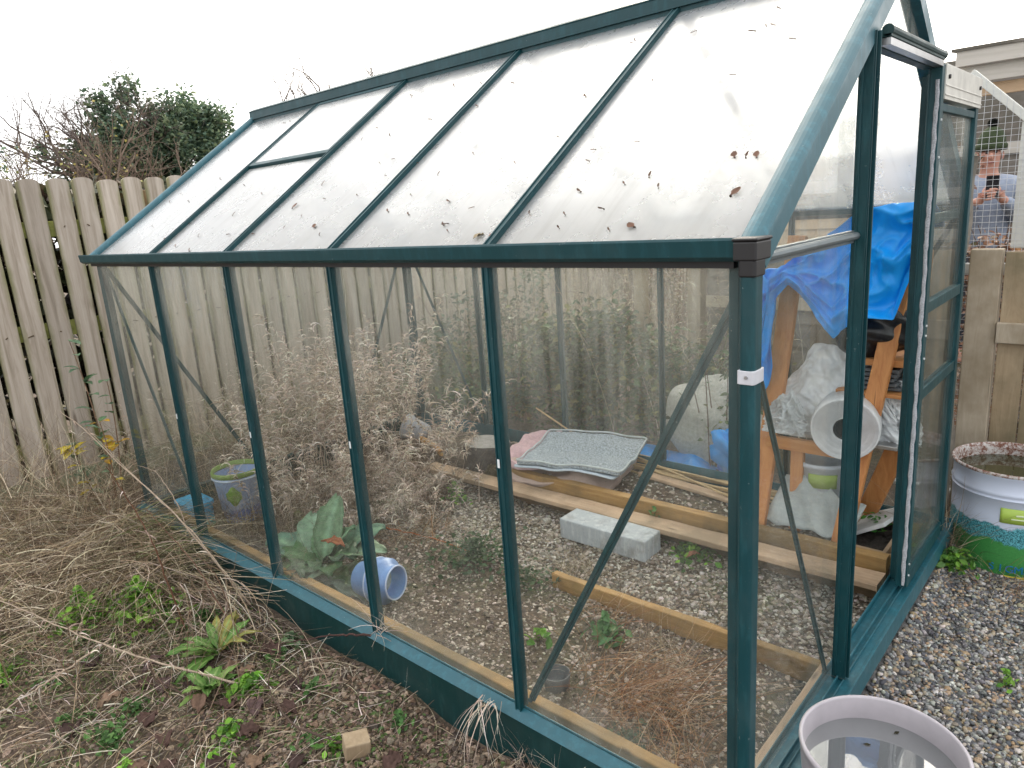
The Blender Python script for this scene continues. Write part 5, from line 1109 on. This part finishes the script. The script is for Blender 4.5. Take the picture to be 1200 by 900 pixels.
# mullein / foxglove with felty grey green leaves
sp_x = [(random.uniform(-140, 60), random.uniform(5, 50), random.uniform(.2, .3), .13, random.uniform(.8, 1.4), (.08, .16, .07), 0, .06) for _ in range(9)]
fg = (.16, .27, .17); fd = (.09, .17, .07)
sp_f = [(100, 62, .36, .13, .25, fg, (.3, .42, .25), .03), (150, 35, .36, .14, .5, (.19, .30, .21), (.3, .4, .28), .03), (190, 22, .38, .15, .6, fg, (.3, .4, .28), .03), (60, 32, .36, .14, .5, fg, (.3, .4, .28), .03), (25, 28, .38, .13, .6, (.19, .30, .21), (.3, .4, .28), .03), (0, 12, .34, .14, .7, fg, (.3, .4, .28), .04),
        (230, 18, .28, .13, .9, fd, (.2, .3, .15), .04), (-25, 14, .28, .14, .9, fd, (.2, .3, .15), .04), (-70, 22, .26, .13, 1.0, fd, (.2, .3, .15), .04), (260, 18, .28, .14, .9, fd, (.2, .3, .15), .05), (-45, 40, .26, .11, 1.1, fg, (.3, .4, .28), .04), (-100, 40, .22, .10, 1.0, (.12, .2, .08), (.25, .3, .2), .04), (120, 50, .30, .11, .4, fg, (.3, .4, .28), .03), (45, 55, .28, .10, .5, fg, (.3, .4, .28), .03), (-10, -2, .30, .15, .4, fd, (.2, .3, .15), .04), (215, 5, .30, .15, .5, fd, (.2, .3, .15), .04)]
sp_f = [(a, e + (9 if e > 15 else 0), l_ * .88, w_ * 1.25, d_ * 1.35, tuple(q * random.uniform(.65, .95) for q in c_), tuple(q * 1.25 for q in c_), wv * 2) for a, e, l_, w_, d_, c_, v_, wv in sp_f + sp_x]
ml = rosette('mullein_plant', (-1.93, .235, .13), sp_f, 'large rosette of felty grey green leaves behind the front glass', blunt=.5)
mb = MB(); bigleaf(mb, (-1.80, .17, .33), R(10), R(10), .13, .05, .4, (.28, .10, .05), 10, .12, .5, (.3, .12, .06)); mb.build('withered_leaf', M['dry'], ml, smooth=True, solid=.001)
for i in range(30):
    x, y = random.uniform(-2.4, -.9), random.uniform(-.98, -.15)
    weed(x, y, random.randint(14, 48), random.uniform(.03, .07), random.uniform(.016, .030), random.choice([LIME, MID, MID]), 'tiny green seedling scattered over the soil in the left foreground', h=.03, name='seedling', group='seedlings scattered over the left foreground')
# dead brown leaves, foreground
DL = [(-1.66, -.28), (-1.72, -.40), (-1.50, -.50), (-1.42, -.35), (-1.30, -.40), (-1.60, -.62), (-1.45, -.75), (-1.25, -.60), (-1.86, -.55), (-1.95, -.42), (-1.35, -.24), (-1.12, -.38), (-1.81, -.20), (-1.90, -.33), (-1.55, -.20), (-1.45, -.44), (-2.05, -.62), (-1.38, -.62), (-1.18, -.50), (-1.02, -.50), (-1.72, -.52), (-1.64, -.45), (-1.84, -.68), (-1.52, -.60), (-1.28, -.30), (-.85, -.30), (-.95, -.42), (-1.68, -.20), (-1.58, -.34), (-1.75, -.78), (-1.2, -.75)]
for i, (x, y) in enumerate(DL):
    mb = MB(); c = random.choice([(.10, .06, .05), (.07, .045, .04), (.19, .12, .085), (.13, .085, .08), (.24, .16, .11)]); bigleaf(mb, (x, y, float(H(x, y)) + .018), random.uniform(0, 6.28), R(random.uniform(5, 30)), random.uniform(.06, .10), random.uniform(.035, .06), random.uniform(.5, 1.3), c, 9, .16, .5, tuple(q * .7 for q in c), .08)
    tag(mb.build('dead_leaf', M['dry'], smooth=True, solid=.001), 'curled dark brown dead leaf on the soil around the dock plants', 'leaf', 'dead leaves around the dock plants')
mb = MB(); bigleaf(mb, (.12, 1.50, .075), 2.0, R(20), .06, .045, 1.0, (.32, .22, .16), 8, .15, .4, (.2, .13, .1)); tag(mb.build('dead_leaf', M['dry'], smooth=True, solid=.001), 'pale tan dead leaf among weeds by the drum', 'leaf')
mb = MB(); bigleaf(mb, (-.78, 1.20, .11), 1.0, R(25), .07, .03, 1.0, (.26, .12, .07), 8, .15, .5, (.2, .1, .06)); tag(mb.build('dead_leaf', M['dry'], smooth=True, solid=.001), 'rusty dead leaf in the weeds under the plank', 'leaf')

# dried willowherb inside and stalks with curly seed heads
def curly(n, xr, yr, hr, cols, lab, curls=24, lean=.25, part=.45, name='dried_weeds', cl=(.03, .07), zf=None, cw=1.0):
    mb = MB(); x = RNG.normal((xr[0] + xr[1]) / 2, (xr[1] - xr[0]) / 4, n).clip(*xr); y = RNG.normal((yr[0] + yr[1]) / 2, (yr[1] - yr[0]) / 4, n).clip(*yr); Ls = RNG.uniform(*hr, n)
    if zf is not None: Ls = Ls * zf(x, y)
    az = RNG.uniform(0, 6.283, n); P = blades(mb, np.c_[x, y, H(x, y)], az, Ls, np.abs(RNG.normal(lean, .2, n)), RNG.uniform(0, .6, n), .0045, pal(n, cols), 8, side=.5)
    q = part + (1 - part) * RNG.random((n, curls)); i = np.clip((q * 8).astype(int), 0, 7); fr = q * 8 - i; idx = np.arange(n)[:, None]
    pts = (P[idx, i] * (1 - fr[..., None]) + P[idx, i + 1] * fr[..., None]).reshape(-1, 3); m = len(pts)
    blades(mb, pts, RNG.uniform(0, 6.283, m), RNG.uniform(*cl, m), RNG.uniform(.2, 1.2, m), RNG.uniform(.8, 3.4, m), RNG.uniform(.0025, .0055, m) * cw, pal(m, cols, .5), 4, side=1.5)
    return mb
ff = lambda x, y: np.clip(.35 + 1.1 * np.exp(-((x + 2.75) / .42) ** 2 - ((y - 1.05) / .5) ** 2), .3, 1)
mb = curly(150, (-3.0, -2.12), (.35, 1.40), (.62, 1.10), PALE, '', 70, cl=(.035, .075), part=.5, zf=ff, cw=1.7)
mb2 = curly(260, (-2.7, -1.95), (.50, 1.22), (.10, .30), PALE, '', 22, .6, cw=1.5); 
tag(mb.build('dried_weeds', M['dry']), 'tall tangled mass of pale dried willowherb inside the far end', 'dried weeds', kind='stuff')
tag(mb2.build('dried_weeds', M['dry']), 'low fluffy dried seed heads spilling onto the path', 'dried weeds', kind='stuff')
mb = curly(110, (-3.9, -3.2), (.2, 1.7), (.35, .62), PALE, '', 18); tag(mb.build('dried_weeds', M['dry']), 'pale dried weeds between the fence and the far gable', 'dried weeds', kind='stuff')
mb = MB(); n = 1900; x = RNG.uniform(-3.0, -2.05, n); y = RNG.uniform(.2, 1.32, n); blades(mb, np.c_[x, y, H(x, y)], RNG.uniform(0, 6.28, n), RNG.uniform(.1, .45, n), RNG.uniform(.1, 1.3, n), RNG.uniform(0, 1.2, n), .003, pal(n, [(.14, .10, .075), (.22, .16, .11), (.08, .06, .045), (.32, .24, .17)]), 5, side=1)
n = 500; x = RNG.uniform(-3.02, -2.5, n); y = RNG.uniform(.15, .6, n); blades(mb, np.c_[x, y, H(x, y)], RNG.uniform(0, 6.28, n), RNG.uniform(.1, .4, n), RNG.uniform(.1, 1.2, n), RNG.uniform(0, 1.2, n), .003, pal(n, STRAW), 5, side=1)
tag(mb.build('dead_undergrowth', M['dry']), 'brown dead undergrowth beneath the dried willowherb', 'undergrowth', kind='stuff')
# reddish dead grass in the front bed
def tuft(x, y, n, Lr, cols, lab, az=None, azs=.6, lean=(.2, 1.2), w=.003, sp=.05, group=None, z=None, curl=(.2, 1.3)):
    mb = MB(); X_ = RNG.normal(x, sp, n); Y_ = RNG.normal(y, sp, n); Z_ = H(X_, Y_) if z is None else np.full(n, z)
    a = RNG.uniform(0, 6.283, n) if az is None else RNG.normal(az, azs, n)
    blades(mb, np.c_[X_, Y_, Z_], a, RNG.uniform(*Lr, n), RNG.uniform(*lean, n), RNG.uniform(*curl, n), RNG.uniform(w * .5, w * 1.2, n), pal(n, cols), 6, side=1)
    return tag(mb.build('grass_tuft', M['dry']), lab, 'grass', group)
tuft(-.50, .40, 620, (.10, .34), RED, 'rusty red dead grass sweeping across the front bed', az=-.3, azs=.9, sp=.10, w=.0024)
tuft(-.30, .20, 260, (.06, .2), RED, 'rusty dead grass clump in the near corner of the front bed', sp=.08, w=.0024)
tuft(-.80, .72, 200, (.08, .22), RED, 'rusty dead grass lying over the middle timber', az=-.6, azs=.8, sp=.06, w=.002)
tuft(-1.10, .86, 260, (.06, .18), STRAW, 'straw coloured grass tuft on the path by the timber end', sp=.07, w=.002)
tuft(-.55, .62, 120, (.05, .16), STRAW, 'pale grass wisps in the front bed beside the dark moss', sp=.05, w=.002)
tuft(-1.95, .72, 320, (.06, .2), RED + STRAW, 'reddish dried grass behind the blue pot', sp=.10, w=.0024)
tuft(-.70, -.045, 26, (.08, .24), PALE, 'white dried roots hanging over the plinth sill near the brace foot', az=-1.2, azs=.35, lean=(1.0, 1.8), sp=.016, w=.004, z=.25, curl=(1.1, 2.0))
tuft(-.60, -.04, 30, (.05, .16), PALE, 'short dried grass wisp against the plinth near the camera', sp=.015, w=.003, lean=(0, .5))
tuft(-1.22, .0, 34, (.05, .15), PALE, 'pale dried stalks knotted round the foot of the glazing bar', sp=.02, w=.003, z=.255, lean=(.2, 2.0))
tuft(-.42, -.05, 46, (.06, .18), PALE, 'dried curled grass in front of the plinth corner', sp=.03, w=.003, lean=(.0, .8))
tuft(.03, 1.80, 120, (.10, .42), STRAW + [(.14, .09, .06)], 'dead bindweed stems hanging down the side of the drum', az=-1.4, azs=.9, lean=(.1, .8), sp=.05, w=.003)
tuft(-.02, 1.72, 90, (.1, .3), STRAW, 'dry grass stems at the foot of the sliding door', lean=(.0, .7), sp=.04, w=.0028)
tuft(.28, 1.66, 180, (.04, .14), STRAW + RED, 'short brown dead grass in front of the drum base', sp=.07, w=.0022)
tuft(.45, .95, 26, (.03, .07), [(.16, .18, .06)], 'wispy grass growing in the pea gravel', sp=.015, w=.002)
# long arching dead stalks over the foreground
def stalk(pts, r, lab, cols=(.42, .33, .25), frill=0, name='dead_stalk'):
    mb = MB(); P = np.array(pts, float); t = np.linspace(0, 1, len(P)); tt = np.linspace(0, 1, 26)
    Q = np.stack([np.interp(tt, t, P[:, i]) for i in range(3)], 1)
    for _ in range(3): Q[1:-1] = (Q[:-2] + Q[1:-1] * 2 + Q[2:]) / 4
    Q += RNG.normal(0, .0015, Q.shape); mb.tube(Q, np.linspace(r, r * .35, 26), 6, col=cols)
    if frill:
        i = RNG.integers(2, 25, frill); blades(mb, Q[i] + RNG.normal(0, .002, (frill, 3)), RNG.uniform(0, 6.28, frill), RNG.uniform(.03, .07, frill), RNG.uniform(.6, 2.2, frill), RNG.uniform(.5, 2, frill), .006, pal(frill, PALE), 5, side=1)
    return tag(mb.build(name, M['dry'], smooth=True), lab, 'stalk')
stalk([(-1.52, -.36, .13), (-1.75, -.47, .16), (-2.0, -.60, .22), (-2.3, -.72, .30), (-2.6, -.85, .36)], .004, 'long pale dead stalk with curled leaves reaching to the left edge', frill=60)
stalk([(-2.02, -.55, .20), (-1.95, -.72, .20), (-1.9, -.85, .20), (-1.85, -1.0, .2)], .004, 'pale dead side stalk forking down to the left', frill=36)
stalk([(-2.02, -.06, .06), (-2.10, -.07, .16), (-2.45, -.12, .42), (-2.8, -.18, .58), (-3.1, -.2, .70), (-3.3, -.22, .75)], .004, 'long straw stalk arching from the plinth up to the fence', frill=8)
stalk([(-1.95, -.08, .12), (-2.35, -.10, .35), (-2.85, -.12, .50), (-3.4, -.1, .62)], .0035, 'second straw stalk arching just below the first', frill=0)
stalk([(-2.4, -.06, .1), (-2.55, -.05, .38), (-2.75, -.04, .50), (-3.0, -.04, .48)], .003, 'thin bent straw arching against the far glass', frill=0)
stalk([(-1.85, -.20, .10), (-1.98, -.24, .35), (-2.2, -.30, .55)], .003, 'thin brown upright stem leaning left beside the plinth', (.18, .10, .07), 0)
stalk([(-1.72, -.24, .10), (-1.76, -.26, .38), (-1.80, -.30, .48)], .0025, 'thin brown upright stem above the dock plant', (.20, .13, .09), 0)
stalk([(-2.05, -.30, .10), (-2.10, -.34, .5), (-2.2, -.40, .75)], .0035, 'dark reddish upright stem in the middle of the dead grass', (.16, .08, .05), 14)
stalk([(-1.35, -.32, .105), (-1.5, -.45, .12), (-1.75, -.52, .13), (-1.9, -.50, .15)], .005, 'dark brown fallen twig lying across the dead leaves', (.09, .06, .045), 0, 'fallen_twig')
stalk([(-1.05, -.30, .11), (-1.20, -.36, .13), (-1.38, -.33, .15), (-1.5, -.25, .16)], .0045, 'dark fallen twig with a pale end near the offcut', (.10, .07, .055), 0, 'fallen_twig')
stalk([(-1.2, -.06, .27), (-1.38, -.10, .22), (-1.6, -.18, .14)], .004, 'dark twig leaning on the plinth sill', (.08, .045, .04), 0, 'fallen_twig')
stalk([(-1.98, .60, .17), (-1.75, .66, .16), (-1.48, .70, .14)], .003, 'thin orange red bramble stem lying in the front bed', (.42, .14, .06), 14)
# leafy shoot by the fence with yellowing leaves
sh_ = thing('leafy_shoot', (-3.55, -.02, .10), 'young shoot with grey green and yellow leaves against the fence', 'plant')
mb = MB(); SH = []
for (a, c, b_) in (((-3.45, -.02, .10), (-3.55, .02, .55), (-3.72, .0, 1.02)), ((-3.45, .0, .10), (-3.5, .08, .55), (-3.6, .10, .80)), ((-3.4, -.05, .1), (-3.35, -.02, .4), (-3.45, -.02, .62)), ((-3.4, -.1, .1), (-3.5, -.12, .35), (-3.6, -.13, .5))):
    Q = [tuple((1 - t) ** 2 * np.array(a) + 2 * t * (1 - t) * np.array(c) + t * t * np.array(b_)) for t in np.linspace(0, 1, 14)]; mb.tube(Q, np.linspace(.005, .002, 14), 6, col=(.22, .14, .09)); SH += Q[5:]
mb.build('stem', M['dry'], sh_, smooth=True)
for i in range(64):
    q = SH[random.randrange(len(SH))]; mb = MB(); yel = q[2] < .66 and random.random() < .62
    c = random.choice([(.55, .42, .02), (.62, .50, .04), (.50, .30, .04)]) if yel else random.choice([(.12, .20, .12), (.15, .24, .14), (.10, .19, .09)])
    bigleaf(mb, q, random.uniform(0, 6.28), R(random.uniform(-10, 50)), random.uniform(.055, .09), random.uniform(.034, .05), .5, c, 7, .03, .25, tuple(x * 1.2 for x in c), .1); mb.build('leaf', M['plant'], sh_, smooth=True)

# vegetation behind the rear glass
def bramble(name, c, rad, n, size, cols, lab, twigs=40, cat='bush', flat=.3):
    t = thing(name, (c[0], c[1], .08), lab, cat); mb = MB(); rng = RNG
    k = 26; cl = np.array(c) + rng.normal(0, .42, (k, 3)) * np.array(rad); cl[:, 2] = np.clip(cl[:, 2], .12, None)
    i = rng.integers(0, k, n); p = cl[i] + rng.normal(0, .17, (n, 3)) * np.array(rad); p[:, 2] = np.abs(p[:, 2] - .1) + .1
    leaves(mb, p, rng.uniform(size * .6, size * 1.3, n), pal(n, cols, .35), flat); mb.build('foliage', M['plant'], t)
    mb = MB()
    for _ in range(twigs):
        a = rng.uniform(0, 6.283); e = np.array(c) + rng.normal(0, .5, 3) * np.array(rad); e[2] = max(.25, e[2] + .1); b0 = np.array([c[0] + rng.normal(0, .25) * rad[0], c[1] + rng.normal(0, .25) * rad[1], .06]); m_ = (b0 + e) / 2 + np.array([0, 0, .25 * rad[2]])
        Q = [(1 - s) ** 2 * b0 + 2 * s * (1 - s) * m_ + s * s * e for s in np.linspace(0, 1, 9)]; mb.tube(Q, np.linspace(.005, .0018, 9), 5, col=(.16, .10, .08) if rng.random() < .5 else (.12, .14, .06), cap=False)
    mb.build('stems', M['dry'], t); return t
BR = [(.04, .085, .035), (.065, .12, .045), (.03, .06, .028), (.10, .15, .06), (.18, .18, .05)]
bramble('bramble_bush', (-2.10, 2.35, .50), (.60, .30, .50), 4800, .055, BR, 'dark green bramble bush behind the middle of the rear glass')
bramble('bramble_bush', (-2.95, 2.35, .34), (.60, .35, .36), 3000, .05, BR, 'low bramble bush behind the far end of the rear glass')
bramble('bramble_bush', (-1.48, 2.60, .42), (.50, .28, .36), 2700, .05, BR, 'taller bramble bush beside the tan post')
bramble('bramble_bush', (-1.10, 2.22, .45), (.20, .14, .35), 130, .045, BR, 'thin bramble shoot in front of the white sack', 10)
bramble('ivy_patch', (-3.55, 3.0, .60), (.30, .8, .35), 1300, .05, [(.08, .13, .09), (.06, .11, .06), (.10, .15, .10)], 'grey green climbing foliage low against the fence', 20)
mb = curly(230, (-3.6, -.9), (2.2, 3.6), (.8, 1.5), PALE + STRAW, '', 22, .18); tag(mb.build('tall_dry_grass', M['dry']), 'tall pale dead stems standing behind the brambles', 'dry grass', kind='stuff')
mb = MB(); n = 2300; x = RNG.uniform(-3.8, -.6, n); y = RNG.uniform(2.6, 4.8, n); blades(mb, np.c_[x, y, H(x, y)], RNG.uniform(0, 6.28, n), RNG.uniform(.3, 1.35, n), RNG.uniform(.0, .5, n), RNG.uniform(0, .8, n), .0045, pal(n, STRAW + [(.14, .10, .07)] + PALE), 6, side=.6); tag(mb.build('tall_dry_grass', M['dry']), 'dense straw coloured grass thicket behind the greenhouse', 'dry grass', kind='stuff')
mb = MB(); n = 3000; p = np.c_[RNG.uniform(-4.2, 2.0, n), RNG.uniform(-1.5, 10, n), np.zeros(n)]; 
# brown leaved hedge far behind
t = thing('beech_hedge', (-2.2, 5.6, 0), 'brown leaved hedge across the back of the plot', 'hedge'); mb = MB(); n = 9000; p = np.c_[RNG.uniform(-3.9, -.5, n), 5.6 + RNG.normal(0, .22, n), RNG.uniform(.1, 1.72, n) + RNG.normal(0, .05, n)]
leaves(mb, p, RNG.uniform(.04, .07, n), pal(n, [(.24, .15, .11), (.18, .11, .08), (.30, .22, .17), (.14, .13, .06)], .3), .2); mb.build('foliage', M['plant'], t)
mb = MB()
for _ in range(120): x = RNG.uniform(-3.9, -.5); mb.tube([(x, 5.6, 0), (x + RNG.normal(0, .08), 5.6 + RNG.normal(0, .1), .9), (x + RNG.normal(0, .15), 5.6 + RNG.normal(0, .15), 1.7)], [.012, .008, .003], 5, col=(.13, .10, .08))
mb.build('branches', M['dry'], t)
# dry-leaved shrub in the run in front of the person
t = thing('beech_shrub', (-.05, 3.05, .05), 'shrub with dry copper leaves inside the mesh run', 'shrub'); mb = MB(); n = 1500; p = np.c_[RNG.normal(-.05, .15, n), RNG.normal(3.05, .08, n), RNG.uniform(.3, 1.24, n) + RNG.normal(0, .03, n)]
leaves(mb, p, RNG.uniform(.03, .055, n), pal(n, [(.34, .18, .10), (.42, .28, .20), (.25, .13, .08), (.50, .38, .28)], .3), .2); mb.build('foliage', M['plant'], t)
mb = MB()
for _ in range(16): x = RNG.normal(-.05, .1); mb.tube([(x, 3.05, .04), (x + RNG.normal(0, .05), 3.05, .7), (x + RNG.normal(0, .1), 3.05 + RNG.normal(0, .04), 1.3)], [.008, .006, .002], 5, col=(.14, .10, .08))
mb.build('branches', M['dry'], t)

t = thing('overgrown_hedge', (-4.6, 4, 0), 'dark overgrown hedge pressed against the back of the board fence', 'hedge'); mb = MB(); n = 21000; p = np.c_[-4.40 + RNG.normal(0, .10, n), RNG.uniform(-2.4, 10.4, n), 1.86 * RNG.random(n) ** .75]
leaves(mb, p, RNG.uniform(.09, .15, n), pal(n, [(.04, .05, .02), (.07, .06, .03), (.05, .035, .025)], .3), .1, .8); mb.build('foliage', M['plant'], t)
mb = MB()
for k in range(60): mb.tube([(-4.40, -2 + k * .2, 0), (-4.40 + RNG.normal(0, .1), -2 + k * .2 + RNG.normal(0, .1), 1.65)], [.014, .005], 5, col=(.08, .06, .05))
mb.build('branches', M['dry'], t)
# ------------------------------------------------------------------ TREES beyond the fence
def twigs(mb, p, d, L0, r, depth, col, spread=.5, up=.15, kink=.18, rng=random):
    pts = [np.array(p, float)]; d = np.array(d, float); n = 5
    for i in range(n):
        d = d + np.array([rng.gauss(0, kink), rng.gauss(0, kink), rng.gauss(0, kink) + up * .2]); d /= np.linalg.norm(d); pts.append(pts[-1] + d * L0 / n)
    mb.tube(pts, np.linspace(r, r * .55, n + 1), 5 if depth < 3 else 6, col=col, cap=False); ends = [pts[-1]]
    if depth > 0:
        k = 3 if depth > 1 else 4
        for _ in range(k):
            j = rng.randint(2, n); nd = d + np.array([rng.gauss(0, spread), rng.gauss(0, spread), rng.gauss(.1, spread)]); nd /= np.linalg.norm(nd)
            ends += twigs(mb, pts[j], nd, L0 * rng.uniform(.55, .8), r * .5, depth - 1, col, spread, up, kink, rng)
    return ends
t = thing('ivy_clad_tree', (-10, 3.6, 0), 'dark ivy clad tree with bare branches leaning left above the fence', 'tree')
mb = MB(); tc_ = (.16, .13, .115)
for (x, y, z, d, L0, dp) in ((-10, 3.7, 0, (0, .05, 1), 2.2, 0), (-10, 3.2, 0, (0, -.1, 1), 2.0, 0)): twigs(mb, (x, y, z), d, L0, .12, dp, tc_, .4)
for k in range(11):
    a_ = random.uniform(-.75, -.05); twigs(mb, (-10.15 + random.uniform(-.25, .25), 2.6 + .10 * k, 2.2 + random.uniform(0, .3)), (random.gauss(0, .1), a_, random.uniform(.3, .7)), random.uniform(.5, .75), .022, 4, tc_, .55, .05, .2)
for k in range(16): twigs(mb, (-10.0 + random.uniform(-.2, .2), 2.3 + .10 * k, 2.75 + random.uniform(-.1, .15)), (random.gauss(0, .1), random.uniform(-.8, -.1), random.uniform(.35, .8)), random.uniform(.30, .48), .010, 3, (.22, .18, .165), .55, .1, .25)
for k in range(3): twigs(mb, (-9.8, 2.9 - .15 * k, 2.15), (0, -.85, .42 - .1 * k), .85, .035, 4, tc_, .45, .05, .15)
mb.build('trunk', M['dry'], t)
mb = MB()
def crown(mb, blobs, n, size, cols):
    for (c, r, w, sh) in blobs:
        m = int(n * w); k = 22; cl = np.array(c) + RNG.normal(0, .40, (k, 3)) * np.array(r); i = RNG.integers(0, k, m); p = cl[i] + RNG.normal(0, .13, (m, 3)) * np.array(r) * 1.5
        leaves(mb, p, RNG.uniform(size * .6, size * 1.3, m), pal(m, cols, .3) * sh, .2)
IV = [(.11, .17, .11), (.15, .21, .13), (.08, .13, .09), (.19, .24, .13)]
crown(mb, [((-10, 2.40, 2.55), (.5, .42, .36), .14, .9), ((-10, 2.75, 2.80), (.5, .42, .42), .22, .9), ((-10, 3.45, 2.75), (.5, .50, .55), .34, 1.0), ((-10, 4.05, 2.95), (.5, .36, .50), .28, 1.25), ((-10, 3.1, 2.2), (.5, .80, .45), .30, .8), ((-9.8, 3.9, 2.3), (.5, .45, .5), .22, 1)], 21000, .07, IV)
mb.build('crown', M['plant'], t)
t = thing('bare_shrub', (-9, 1.2, 0), 'bare twiggy shrub with sparse leaves at the left edge beyond the fence', 'shrub'); mb = MB()
for k in range(26): twigs(mb, (-9 + random.uniform(-.4, .4), .4 + k * .10, 1.2), (random.gauss(0, .15), random.gauss(-.1, .25), 1), random.uniform(.7, 1.0), .02, 3, (.24, .18, .14), .4)
mb.build('branches', M['dry'], t); mb = MB(); n = 420; p = np.c_[RNG.normal(-9, .3, n), RNG.uniform(.2, 2.6, n), 2.0 + np.abs(RNG.normal(0, .35, n))]; leaves(mb, p, .05, pal(n, [(.38, .33, .12), (.30, .24, .10), (.20, .22, .07)]), .2); 
n = 1500; p = np.c_[RNG.normal(-9, .3, n), RNG.normal(.75, .20, n), 2.2 + RNG.normal(0, .22, n)]; leaves(mb, p, .06, pal(n, IV + [(.08, .14, .04)]), .2); mb.build('foliage', M['plant'], t)
t = thing('bare_tree', (-14, 8.9, 0), 'small bare tree showing above the roof ridge', 'tree'); mb = MB()
for dx in (0, -.5, -.8, .3): twigs(mb, (-14, 8.9 + dx, 3.55), (0, random.gauss(.0, .2), 1), .95 if dx == 0 else .6, .035, 4, (.22, .19, .17), .32)
mb.tube([(-14, 8.9, 0), (-14, 8.9, 3.6)], [.14, .08], 8, col=(.2, .17, .15)); mb.build('trunk', M['dry'], t)
t = thing('bare_tree', (-14, 10.6, 0), 'tiny dark twiggy treetop just above the ridge', 'tree'); mb = MB(); 
for _ in range(5): twigs(mb, (-14, 10.6, 4.35), (0, random.gauss(0, .4), 1), .5, .02, 3, (.14, .12, .11), .5)
mb.tube([(-14, 10.6, 0), (-14, 10.6, 4.4)], [.12, .05], 8, col=(.2, .17, .15)); mb.build('trunk', M['dry'], t)

# ------------------------------------------------------------------ LIGHT, SKY, CAMERA
w = bpy.data.worlds.new('World'); scene.world = w; w.use_nodes = True; nt = w.node_tree; bg = nt.nodes['Background']
sky = N(nt, 'ShaderNodeTexSky'); sky.sky_type = 'NISHITA'; sky.sun_disc = False
SE, SA = R(28), math.atan2(-.43, .90)   # azimuth clockwise from +Y
sky.sun_elevation = SE; sky.sun_rotation = SA; sky.air_density = 1.0; sky.dust_density = 3.0; sky.ozone_density = 1.0
hs = N(nt, 'ShaderNodeHueSaturation'); hs.inputs['Saturation'].default_value = .40; L(nt, sky.outputs[0], hs.inputs['Color'])
tc = N(nt, 'ShaderNodeTexCoord'); n1 = N(nt, 'ShaderNodeTexNoise'); n1.inputs['Scale'].default_value = 2.2; n1.inputs['Detail'].default_value = 5; L(nt, tc.outputs['Generated'], n1.inputs['Vector'])
mx = N(nt, 'ShaderNodeMix', data_type='RGBA'); L(nt, ramp(nt, n1.outputs['Fac'], [(.2, (.65,) * 3), (.8, (.9,) * 3)]), mx.inputs[0]); L(nt, hs.outputs[0], mx.inputs[6]); mx.inputs[7].default_value = (10.5, 10.6, 10.8, 1)
# glare of the low sun through thin cloud
dt = N(nt, 'ShaderNodeVectorMath', operation='DOT_PRODUCT'); L(nt, tc.outputs['Generated'], dt.inputs[0]); dt.inputs[1].default_value = (math.sin(SA) * math.cos(SE), math.cos(SA) * math.cos(SE), math.sin(SE))
pw = N(nt, 'ShaderNodeMath', operation='POWER', use_clamp=False); mxx = N(nt, 'ShaderNodeMath', operation='MAXIMUM'); L(nt, dt.outputs['Value'], mxx.inputs[0]); mxx.inputs[1].default_value = 0; L(nt, mxx.outputs[0], pw.inputs[0]); pw.inputs[1].default_value = 7
gl_ = N(nt, 'ShaderNodeVectorMath', operation='SCALE'); gl_.inputs[0].default_value = (19, 16.6, 13.2); L(nt, pw.outputs[0], gl_.inputs['Scale'])
ad_ = N(nt, 'ShaderNodeVectorMath', operation='ADD'); L(nt, mx.outputs[2], ad_.inputs[0]); L(nt, gl_.outputs[0], ad_.inputs[1])
L(nt, ad_.outputs[0], bg.inputs['Color']); bg.inputs['Strength'].default_value = .12
sd = bpy.data.lights.new('sun', 'SUN'); sd.energy = 1.4; sd.angle = R(18); sd.color = (1, .88, .72); so = bpy.data.objects.new('sun', sd); COL.objects.link(so)
dirv = Vector((math.sin(SA) * math.cos(SE), math.cos(SA) * math.cos(SE), math.sin(SE))); so.rotation_euler = dirv.to_track_quat('Z', 'Y').to_euler()
cam = bpy.data.cameras.new('camera'); co = bpy.data.objects.new('camera', cam); COL.objects.link(co); scene.camera = co
co.location = (.52446, -1.19437, 1.54289); co.rotation_euler = (1.3289, .0681, .7260); cam.sensor_width = 36; cam.lens = 36 * 834.65 / 1200; cam.clip_start = .02; cam.clip_end = 1000
scene.view_settings.view_transform = 'Standard'; scene.view_settings.look = 'None'; scene.view_settings.exposure = .86; scene.view_settings.gamma = 1
cy = scene.cycles; cy.use_denoising = True; cy.transparent_max_bounces = 40; cy.max_bounces = 8; cy.diffuse_bounces = 3; cy.glossy_bounces = 3; cy.transmission_bounces = 8
cy.sample_clamp_indirect = 8; cy.caustics_reflective = False; cy.caustics_refractive = True; cy.blur_glossy = 1.0
for o in list(bpy.data.objects):
    if '_o' in o: del o['_o']
